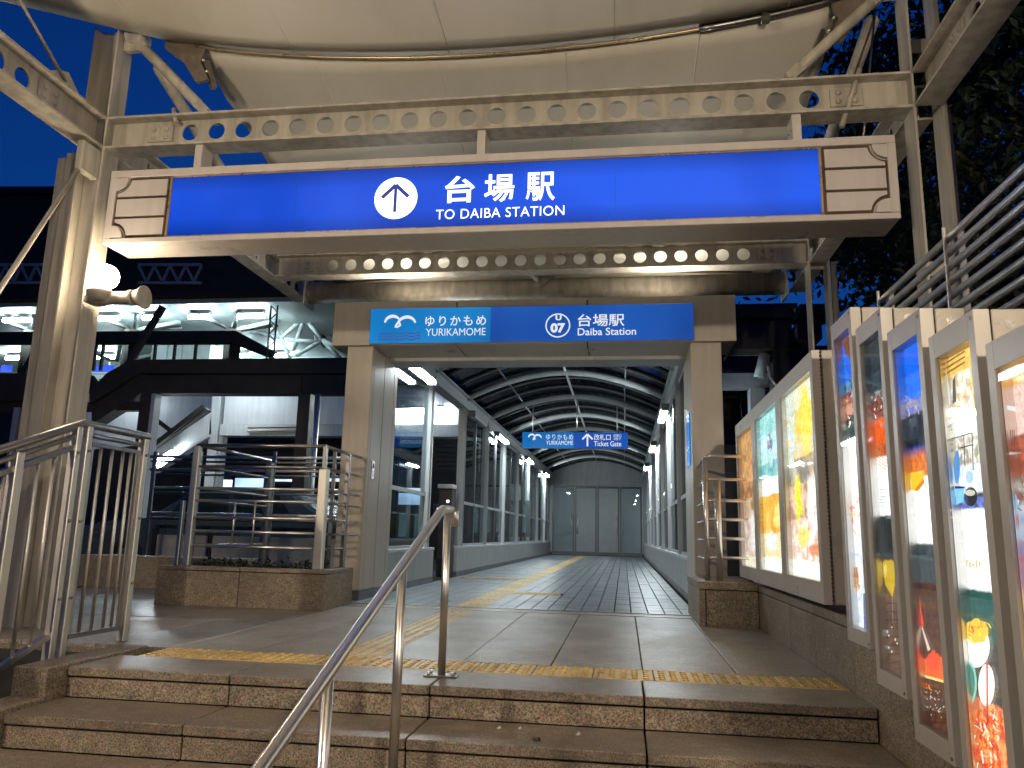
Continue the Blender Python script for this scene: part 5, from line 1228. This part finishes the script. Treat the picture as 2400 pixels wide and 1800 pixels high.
lv = thing('louvre_wall', 'black louvred wall below the white footbridge beam', 'wall', (-6, FB + 1.6, 0))
for k in range(16):
    z = 2.12 + k * 0.105
    obj('louvre_slat', MB().bar((at(484, 1000, FB + 1.6).x, FB + 1.6, z), (-3.2, FB + 1.6, z), 0.03, 0.085), M['black'], lv)
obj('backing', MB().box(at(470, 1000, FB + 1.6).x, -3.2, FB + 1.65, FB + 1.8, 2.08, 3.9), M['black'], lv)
# rails and low wall behind the planter
fn = thing('street_railing', 'stainless street railing with level rails behind the left planter', 'railing', (-6, 9.4, 0))
for py in (986, 1014, 1053, 1108):
    a, b = at(325, py, 9.4), at(760, py + 2, 9.4)
    obj('rail', MB().tube([(a.x, 9.4, a.z), (b.x, 9.4, a.z)], 0.020, 8), M['steel'], fn)
    obj('rail', MB().tube([(a.x, 9.43, a.z - 0.06), (b.x, 9.43, a.z - 0.06)], 0.014, 8), M['steeldark'], fn)
for px in (332, 430, 590, 720):
    dpost(px, px + 7, 975, 1240, 9.37, M['steeldark'], fn, 0.03)
lw_ = thing('panel_wall', 'grey low panel wall with black frame behind the planter railing', 'wall', (-5, 9.9, 0))
xa_, xb_ = at(330, 1200, 9.9).x, -3.05
zt_ = at(560, 1160, 9.9).z
for k in range(4):
    a = xa_ + (xb_ - xa_) * k / 4; b = xa_ + (xb_ - xa_) * (k + 1) / 4
    obj('panel', MB().bbox(a + 0.03, b - 0.03, 9.9, 9.93, -0.1, zt_, 0.004), M['wallpanel'], lw_)
    obj('frame_post', MB().box(a - 0.028, a + 0.028, 9.88, 9.94, -0.1, zt_ + 0.08), M['black'], lw_)
obj('top_rail', MB().box(xa_, xb_, 9.87, 9.95, zt_ + 0.082, zt_ + 0.13), M['black'], lw_)

# parked car
carpaint = paint('car_paint', (0.10, 0.13, 0.14), 0.22, 0.05, 0.4, 0.0); carglass = paint('car_glass', (0.02, 0.03, 0.035), 0.08, 0.1, 0.0, 0.0, spec=1.0)
rubber = paint('rubber', (0.015, 0.015, 0.015), 0.8, 0.2); rimm = steel('wheel_rim', (0.5, 0.5, 0.5), 0.3)
def car(cx, cy, zg, label, pm, L=4.3, hgt=1.45):
    t = thing('parked_car', label, 'car', (cx, cy, zg), 'cars parked in the street')
    prof = [(-0.5, 0.22), (-0.5, 0.52), (-0.44, 0.62), (-0.22, 0.68), (-0.20, 0.69), (0.36, 0.69), (0.47, 0.66), (0.5, 0.55), (0.5, 0.22)]
    cab = [(-0.24, 0.68), (-0.10, 0.95), (-0.04, 1.0), (0.22, 1.0), (0.30, 0.96), (0.43, 0.68)]
    w = 0.85
    def loft(pf, ws, nm, mt):
        mb = MB(); n = len(pf); 
        secs = [(-w, ws), (-w * 0.92, 1.0), (w * 0.92, 1.0), (w, ws)]
        vs = []
        for (yy, s_) in secs:
            for (px, pz) in pf: vs.append((cx + px * L * (0.985 if s_ != 1 else 1), cy + yy, zg + (0.2 + (pz - 0.2) * s_) * hgt))
        fs = []
        for i in range(3):
            for k in range(n): fs.append((i * n + k, i * n + (k + 1) % n, (i + 1) * n + (k + 1) % n, (i + 1) * n + k))
        fs += [tuple(range(n)), tuple(range(4 * n - 1, 3 * n - 1, -1))]
        return obj(nm, mb.add(vs, fs), mt, t)
    loft(prof, 0.95, 'body', pm); loft(cab, 0.94, 'cabin', pm)
    for (a, b) in ((-0.16, 0.06), (0.08, 0.30)):
        za, zb = zg + 0.71 * hgt, zg + 0.95 * hgt
        sl_ = 0.07 * L if a < 0 else 0.0; sr_ = 0.06 * L if b > 0.2 else 0
        obj('side_window', MB().prism([(cx + a * L, za), (cx + b * L, za), (cx + b * L - sr_, zb), (cx + a * L + sl_, zb)], cy - w - 0.012, cy - w + 0.03), carglass, t)
    obj('windscreen', MB().prism([(cx - 0.225 * L, zg + 0.70 * hgt), (cx - 0.10 * L, zg + 0.955 * hgt), (cx - 0.085 * L, zg + 0.95 * hgt), (cx - 0.20 * L, zg + 0.70 * hgt)], cy - 0.7, cy + 0.7), carglass, t)
    for dx in (-0.31, 0.30):
        for dy in (-w - 0.01, w - 0.19):
            wh = obj('wheel', MB().tube([(cx + dx * L, cy + dy, zg + 0.31), (cx + dx * L, cy + dy + 0.2, zg + 0.31)], 0.31, 20), rubber, t)
            obj('rim', MB().tube([(cx + dx * L, cy + dy - 0.01, zg + 0.31), (cx + dx * L, cy + dy + 0.02, zg + 0.31)], 0.19, 16), rimm, wh)
    obj('headlight', MB().bbox(cx - 0.505 * L, cx - 0.46 * L, cy - 0.78, cy - 0.45, zg + 0.50 * hgt, zg + 0.58 * hgt, 0.02), rimm, t)
    obj('tail_light', MB().bbox(cx + 0.475 * L, cx + 0.503 * L, cy - 0.78, cy - 0.5, zg + 0.52 * hgt, zg + 0.62 * hgt, 0.02), paint('tail_lens' + str(cx), (0.3, 0.01, 0.01), 0.2), t)
car(at(520, 1150, 12).x, 11.9, -0.12, 'dark teal parked car behind the planter railings', carpaint, 4.2, 1.42)

# street building under the station with lit windows
ub = thing('street_building', 'dark building base below the elevated station platform', 'building', (-18, 22.5, 0))
obj('wall', MB().box(-45, -3.4, 22.5, 23.5, -0.2, 4.6), M['brown'], ub)
cool = emis('cool_window_glow', (0.45, 0.68, 1.0), 1.3, 0.4); pale = emis('pale_window_glow', (0.75, 0.9, 1.0), 1.6, 0.3); tealg = emis('teal_window_glow', (0.35, 0.62, 0.68), 0.16, 0.4)
def win(px0, py0, px1, py1, mt, Y=22.5):
    a, b = at(px0, py1, Y), at(px1, py0, Y)
    w_ = obj('window', MB().box(a.x - 0.12, b.x + 0.12, Y - 0.06, Y - 0.01, a.z - 0.12, b.z + 0.12), M['walkdark'], ub)
    obj('pane', MB().box(a.x, b.x, Y - 0.08, Y - 0.065, a.z, b.z), mt, w_)
win(473, 1037, 505, 1066, pale); win(508, 1034, 572, 1066, cool); win(590, 1036, 640, 1040, pale); win(700, 1034, 740, 1040, pale); win(700, 1090, 740, 1130, tealg)  # last window stands in for a pale van; its glow is added
win(350, 1100, 460, 1130, tealg, 22.48)
win(862, 1055, 910, 1062, pale); win(862, 1066, 910, 1090, cool); win(862, 1110, 880, 1160, tealg); win(895, 1110, 915, 1160, tealg); win(945, 1098, 985, 1102, pale)
for k in range(5): win(1020 + 26 * k, 1090, 1034 + 26 * k, 1150, tealg)

# ================================================================== ELEVATED STATION
SY0, SY1 = 26.0, 38.0
sx0, sx1 = -44.0, -8.8
zf, zc_ = 5.9, at(400, 657, SY0).z
stn = thing('elevated_station', 'elevated station hall with bright white interior and dark roof behind', 'station', (-25, 30, 0))
obj('floor_slab', MB().box(sx0, sx1, SY0, SY1, zf - 1.3, zf), M['dark'], stn)
obj('ceiling', MB().box(sx0, sx1 + 1.0, SY0, SY1, zc_ + 0.02, zc_ + 0.2), M['stationwhite'], stn)
obj('back_wall', MB().box(sx0, sx1, SY1, SY1 + 0.3, zf, zc_ + 6), M['stationwhite'], stn)
for k in range(22): obj('wall_rib', MB().box(sx0, sx1, SY1 - 0.06, SY1, zf + 0.3 + k * 0.32, zf + 0.36 + k * 0.32), M['walk'], stn)
kz = at(400, 745, SY0 + 6)
kb = obj('kiosk', MB().box(at(330, 745, SY0 + 6).x, at(455, 745, SY0 + 6).x, SY0 + 6, SY0 + 9, zf, at(400, 694, SY0 + 6).z), M['stationwhite'], stn)
for k in range(4): obj('kiosk_joint', MB().box(at(330 + 32 * k, 745, SY0 + 6).x, at(330 + 32 * k, 745, SY0 + 6).x + 0.06, SY0 + 5.97, SY0 + 6, zf, at(400, 695, SY0 + 6).z), M['walk'], kb)
rfz = at(0, 380, 46).z
# dark roof mass and lattice
rm = obj('roof', MB().prism([(sx0 - 8, zc_ + 0.22), (sx1 + 1.2, zc_ + 0.22), (sx1 + 3.6, zc_ - 0.9), (sx1 + 4.2, zc_ - 0.6), (sx1 + 2.2, zc_ + 1.4), (sx1 - 2, zc_ + 3.4), (sx0 - 8, zc_ + 6.2)], SY0 - 0.4, SY1 + 1.5), M['dark'], stn)
def ltr(px0, px1, n):
    Y = SY0 - 0.5
    for py in (572, 611): obj('lattice_chord', MB().bar(at(px0, py, Y), at(px1, py, Y), 0.08, 0.10), M['walk'], rm)
    for k in range(n):
        a = px0 + (px1 - px0) * k / n; b = px0 + (px1 - px0) * (k + 0.5) / n; c2 = px0 + (px1 - px0) * (k + 1) / n
        obj('lattice_web', MB().bar(at(a, 574, Y), at(b, 609, Y), 0.07, 0.09), M['walk'], rm)
        obj('lattice_web', MB().bar(at(b, 609, Y), at(c2, 574, Y), 0.07, 0.09), M['walk'], rm)
ltr(-20, 112, 4); ltr(300, 436, 4)
# fan struts
for (px, py, Y) in ((288, 714, SY0 + 1.6), (504, 714, SY0 + 1.6), (70, 716, SY0 + 1.6), (252, 784, SY0 + 7)):
    b = at(px, py, Y)
    nd = obj('tree_column', MB().tube([(b.x, Y, zf), (b.x, Y, b.z)], 0.32, 12), M['dark'] if Y < 30 else M['stationwhite'], stn)
    for kk, (dx, dy) in enumerate(((-2.6, -1.2), (-0.9, 1.5), (0.9, -1.0), (2.8, 1.2), (-1.6, 2.6), (1.9, 2.6))):
        obj('fan_strut', MB().tube([(b.x, Y, b.z), (b.x + dx * 0.55, Y + dy * 0.6, zc_)], 0.085, 8), M['walkdark'] if kk in (0, 2, 5) else M['stationwhite'], nd)
# shell ribs at the right end of the hall
def seg(p, q, Y0, Y1, r=0.10, mt=None): obj('shell_rib', MB().tube([at(p[0], p[1], Y0), at(q[0], q[1], Y1)], r, 8), mt or M['stationwhite'], stn)
for p, q in (((600, 658), (617, 661)), ((617, 661), (658, 686)), ((658, 686), (697, 735)), ((697, 735), (740, 756)), ((658, 686), (607, 730)), ((658, 686), (633, 758)), ((658, 686), (725, 690)), ((697, 735), (640, 768)), ((697, 735), (735, 775)), ((607, 730), (540, 716)), ((607, 730), (570, 665)), ((560, 716), (617, 661)), ((607, 730), (633, 790)), ((620, 735), (690, 738))):
    seg(p, q, SY0 + 3, SY0 + 3, 0.09)
for p, q in (((640, 664), (690, 690)), ((690, 690), (740, 740)), ((680, 715), (705, 745))): seg(p, q, SY0 + 5, SY0 + 5, 0.2, M['walkdark'])
obj('shell_panel', MB().prism(dpoly([(520, 650), (600, 655), (680, 690), (745, 760), (745, 830), (520, 830)], SY0 + 9), SY0 + 9, SY0 + 9.2), M['stationwhite'], stn)
# walkway parapet in front of the hall with window frames
wl = obj('parapet_beam', MB().prism(dpoly([(-60, 722), (518, 719), (600, 762), (585, 775), (508, 745), (-60, 746)], SY0 - 2), SY0 - 2.3, SY0 - 2), M['dark'], stn)
for px in (333, 375, 420, 220, 205, 70): dpost(px, px + 4, 744, 800, SY0 - 2.1, M['dark'], stn, 0.1, 'window_bar')
dpost(278, 292, 744, 800, SY0 - 2.1, M['dark'], stn, 0.2, 'window_bar'); dpost(496, 514, 744, 800, SY0 - 2.1, M['dark'], stn, 0.2, 'window_bar')
# lattice mast
Yp = SY0 - 4; a = at(586, 660, Yp); b = at(600, 660, Yp); zb = at(590, 800, Yp).z
mast = thing('lattice_mast', 'thin lattice mast in front of the lit station hall', 'mast', ((a.x + b.x) / 2, Yp, zb))
for x in (a.x, b.x): obj('mast_leg', MB().tube([(x, Yp, zb - 1.6), (x, Yp, a.z)], 0.03, 6), M['walkdark'], mast)
for k in range(9):
    z0 = zb + (a.z - zb) * k / 9; z1 = zb + (a.z - zb) * (k + 1) / 9
    obj('mast_lacing', MB().tube([(a.x if k % 2 else b.x, Yp, z0), (b.x if k % 2 else a.x, Yp, z1)], 0.02, 5), M['walkdark'], mast)
blue_l = emis('platform_sign_glow', (0.05, 0.12, 0.75), 1.2, 0.3)
for k, (px0, px1) in enumerate(((0, 25), (40, 62), (198, 245))):
    Y = SY0 + 3; p_, q_ = at(px0, 803, Y), at(px1, 788, Y)
    o = obj('platform_sign', MB().bbox(p_.x, q_.x, Y, Y + 0.1, p_.z, q_.z, 0.02), blue_l)
    tag(o, ['small blue lit sign at the far left inside the station hall', 'small blue lit sign left of the big column inside the station hall', 'small blue lit sign right of the big column inside the station hall'][k], 'sign', 'platform signs in the station')
gsl = 'ceiling tube lamps of the station hall'
rowA = [(12, 32), (36, 66), (216, 258), (312, 346), (410, 456), (516, 572), (140, 190)]
rowB = [(24, 76), (205, 254), (486, 505), (522, 545), (585, 632)]
for k, (p0, p1) in enumerate(rowA):
    Y = SY0 + 1.0; q0, q1 = at(p0, 668, Y), at(p1, 667, Y); zz = zc_ - 0.22
    bar_lamp('ceiling_lamp', ['front row ceiling tube at the far left of the lit station hall', 'front row ceiling tube of the station hall, second from the left', 'front row ceiling tube just right of the left canopy column', 'front row ceiling tube below the flared end of the globe lamp arm', 'front row ceiling tube of the station hall, second from the right', 'rightmost front row ceiling tube of the lit station hall', 'front row ceiling tube hidden behind the left canopy column'][k], (q0.x, Y, zz), (q1.x, Y, zz), 0.075, M['stationtube'], gsl)
for k, (p0, p1) in enumerate(rowB):
    Y = SY0 + 7.5; q0, q1 = at(p0, 706, Y), at(p1, 706, Y)
    bar_lamp('ceiling_lamp', ['rear row ceiling tube at the far left of the lit station hall', 'rear row ceiling tube just right of the left canopy column', 'short rear row ceiling tube left of the pair near the mast', 'short rear row ceiling tube right of the pair near the mast', 'rightmost rear row ceiling tube behind the lattice mast'][k], (q0.x, Y, zc_ - 0.22), (q1.x, Y, zc_ - 0.22), 0.075, M['stationtube'], gsl)
# tall dark building behind the station
tb = thing('office_block', 'tall dark building against the blue sky at the far left', 'building', (-45, 52, 0))
bt = at(60, 385, 52).z
obj('wall', MB().prism([(-80, 0), (at(740, 600, 52).x, 0), (at(740, 600, 52).x, bt - 2.5), (-80, bt)], 52, 62), M['dark'], tb)
obj('parapet', MB().prism([(-80, bt), (at(740, 600, 52).x, bt - 2.5), (at(740, 600, 52).x, bt - 2.0), (-80, bt + 0.6)], 51.7, 62), M['brown'], tb)
for k in range(7):
    x = at(4, 480, 52).x + k * 2.6
    obj('window', MB().box(x, x + 1.3, 51.93, 51.98, bt - 8, bt - 6.6), M['black'], tb)

# ================================================================== RIGHT BACKGROUND
RB = 12.5
rs = thing('elevated_walkway', 'dark brown panelled elevated walkway to the right of the portal', 'walkway', (at(1660, 700, RB).x, RB, 0))
xs0 = 1.25
zt_, zb_ = at(1660, 655, RB).z, at(1660, 752, RB).z; zm_ = at(1660, 690, RB).z
def rp(px0, px1, z0, z1, y0=0.0): return obj('fascia_panel', MB().bbox(at(px0, 700, RB).x, at(px1, 700, RB).x, RB + y0, RB + 0.5, z0, z1, 0.01), M['brown'], rs)
rp(1575, 1668, zm_ + 0.03, zt_); rp(1669, 1725, zm_ + 0.03, zt_); rp(1575, 1712, zb_, zm_, 0.05); rp(1716, 1770, zb_ + 0.1, zm_ - 0.1, -0.15)
rp(1726, 1800, zm_ + 0.03, zt_ - 0.05, -0.1)
dpost(1668, 1706, 753, 1330, RB + 0.1, M['brown'], rs, 0.35, 'column')
dpost(1620, 1652, 838, 1330, RB + 0.6, M['walk'], rs, 0.3, 'column')
obj('beam', MB().box(at(1560, 800, RB).x, at(1720, 800, RB).x, RB + 0.7, RB + 0.95, at(1600, 838, RB + .7).z, at(1600, 806, RB + .7).z), M['walk'], rs)
obj('beam', MB().box(at(1560, 760, RB).x, at(1720, 760, RB).x, RB + 0.4, RB + 0.6, at(1600, 763, RB + .4).z, at(1600, 754, RB + .4).z), M['walk'], rs)
obj('brace', MB().bar(at(1655, 815, RB + 0.8), at(1700, 850, RB + 0.8), 0.12, 0.12), M['walk'], rs)
obj('duct', MB().tube([at(1640, 815, RB + 0.3), at(1652, 765, RB + 0.3)], 0.09, 10), M['white'], rs)
obj('dark_window', MB().box(at(1560, 900, RB + 1.2).x, at(1640, 900, RB + 1.2).x, RB + 1.2, RB + 1.25, at(1600, 960, RB + 1.2).z, at(1600, 845, RB + 1.2).z), M['roofglass'], rs)
obj('rear_wall', MB().box(1.3, 9, RB + 2.5, RB + 2.7, -0.8, zt_ - 0.1), M['black'], rs)
bp_ = thing('notice_board', 'narrow blue notice on the inner side of the right pillar', 'notice', (0.68, 8.4, 1.5))
obj('board', MB().box(0.676, 0.688, 8.2, 8.55, 1.45, 2.0), M['sky_blue'], bp_)
ic = thing('call_plate', 'small metal plate with keyhole on the left portal pillar side', 'plate', (-2.7, 8.22, 1.3))
obj('plate', MB().bbox(-2.709, -2.702, 8.17, 8.26, 1.26, 1.46, 0.002), M['steel'], ic)
obj('keyhole', MB().box(-2.7015, -2.6995, 8.20, 8.23, 1.38, 1.43), M['black'], ic)

# ------------------------------------------------------------------ trees on the right
def tree(x, y, zg, h, cr, label, nclump, seed):
    rnd = random.Random(seed); t = thing('broadleaf_tree', label, 'tree', (x, y, zg), 'trees behind the right wall')
    tr = MB(); top = zg + h * 0.62
    path = [(x + 0.12 * math.sin(k * 1.3 + seed), y + 0.1 * math.cos(k * 1.7), zg + (top - zg) * k / 6) for k in range(7)]
    tr.tube(path, 0.2, 10, True, [0.24 - 0.022 * k for k in range(7)])
    tips = []
    for k in range(11):
        s_ = path[2 + k % 5]; a = k * 2.4 + seed; rr = cr * rnd.uniform(0.5, 0.95)
        e = (x + math.cos(a) * rr, y + math.sin(a) * rr, zg + h * rnd.uniform(0.5, 0.92))
        mid = tuple((s_[i] + e[i]) / 2 + (0.25 if i == 2 else 0) for i in range(3))
        tr.tube([s_, mid, e], 0.05, 6, True, [0.08, 0.05, 0.015]); tips.append(e)
    obj('trunk', tr, M['bark'], t)
    lf = MB(); rs_ = random.getstate(); random.seed(seed)
    for c_ in range(nclump):
        if rnd.random() < 0.5:
            e = rnd.choice(tips); c0 = Vector(e) + Vector((rnd.gauss(0, 0.5), rnd.gauss(0, 0.5), rnd.gauss(0, 0.45)))
        else:
            a = rnd.uniform(0, 6.28); u_ = rnd.uniform(-0.8, 1); q = math.sqrt(max(0, 1 - u_ * u_)) * rnd.uniform(0.6, 1.0)
            c0 = Vector((x + math.cos(a) * q * cr, y + math.sin(a) * q * cr, zg + h * 0.68 + u_ * h * 0.34))
        cs = rnd.uniform(0.18, 0.42)
        for _ in range(60):
            leaf(lf, c0 + Vector((rnd.gauss(0, cs), rnd.gauss(0, cs), rnd.gauss(0, cs * 0.7))), rnd.uniform(0.04, 0.085))
    random.setstate(rs_)
    obj('crown', lf, M['leaf'], t)
tree(4.6, 8.6, -0.8, 7.6, 2.3, 'dark leafy tree right of the canopy behind the pipe fence', 560, 3)
tree(6.8, 12.5, -0.8, 9.2, 2.8, 'dark leafy tree further back behind the right canopy columns', 480, 5)
tree(6.6, 6.2, -0.8, 8.4, 2.6, 'dark leafy tree at the right picture edge above the pipes', 620, 9)

# small litter on the steps
for k, (x, y, z, s_) in enumerate(((-0.20, 3.60, -RI, 0.012), (-0.55, 3.63, -RI, 0.010), (-0.46, 3.65, -RI, 0.008))):
    lt = MB().add([(x - s_, y, z + 0.002), (x, y - s_, z + 0.001), (x + s_, y, z + 0.004), (x + s_ * 0.2, y + s_, z + s_ * 1.2)], [(0, 1, 2), (0, 2, 3), (0, 1, 3), (1, 2, 3)])
    tag(obj('paper_scrap', lt, M['sill']), ['largest pale paper scrap on the second step', 'pale paper scrap on the second step left of the largest one', 'tiny pale scrap on the second step nearest the handrail'][k], 'litter', 'scraps on the steps')
dl = MB()
for _ in range(8): leaf(dl, (-0.36 + random.uniform(-0.02, 0.02), 3.46 + random.uniform(-0.015, 0.015), -RI + 0.006), 0.016)
tag(obj('dead_leaf', dl, M['bark']), 'dark dead leaf lying on the second step', 'leaf')
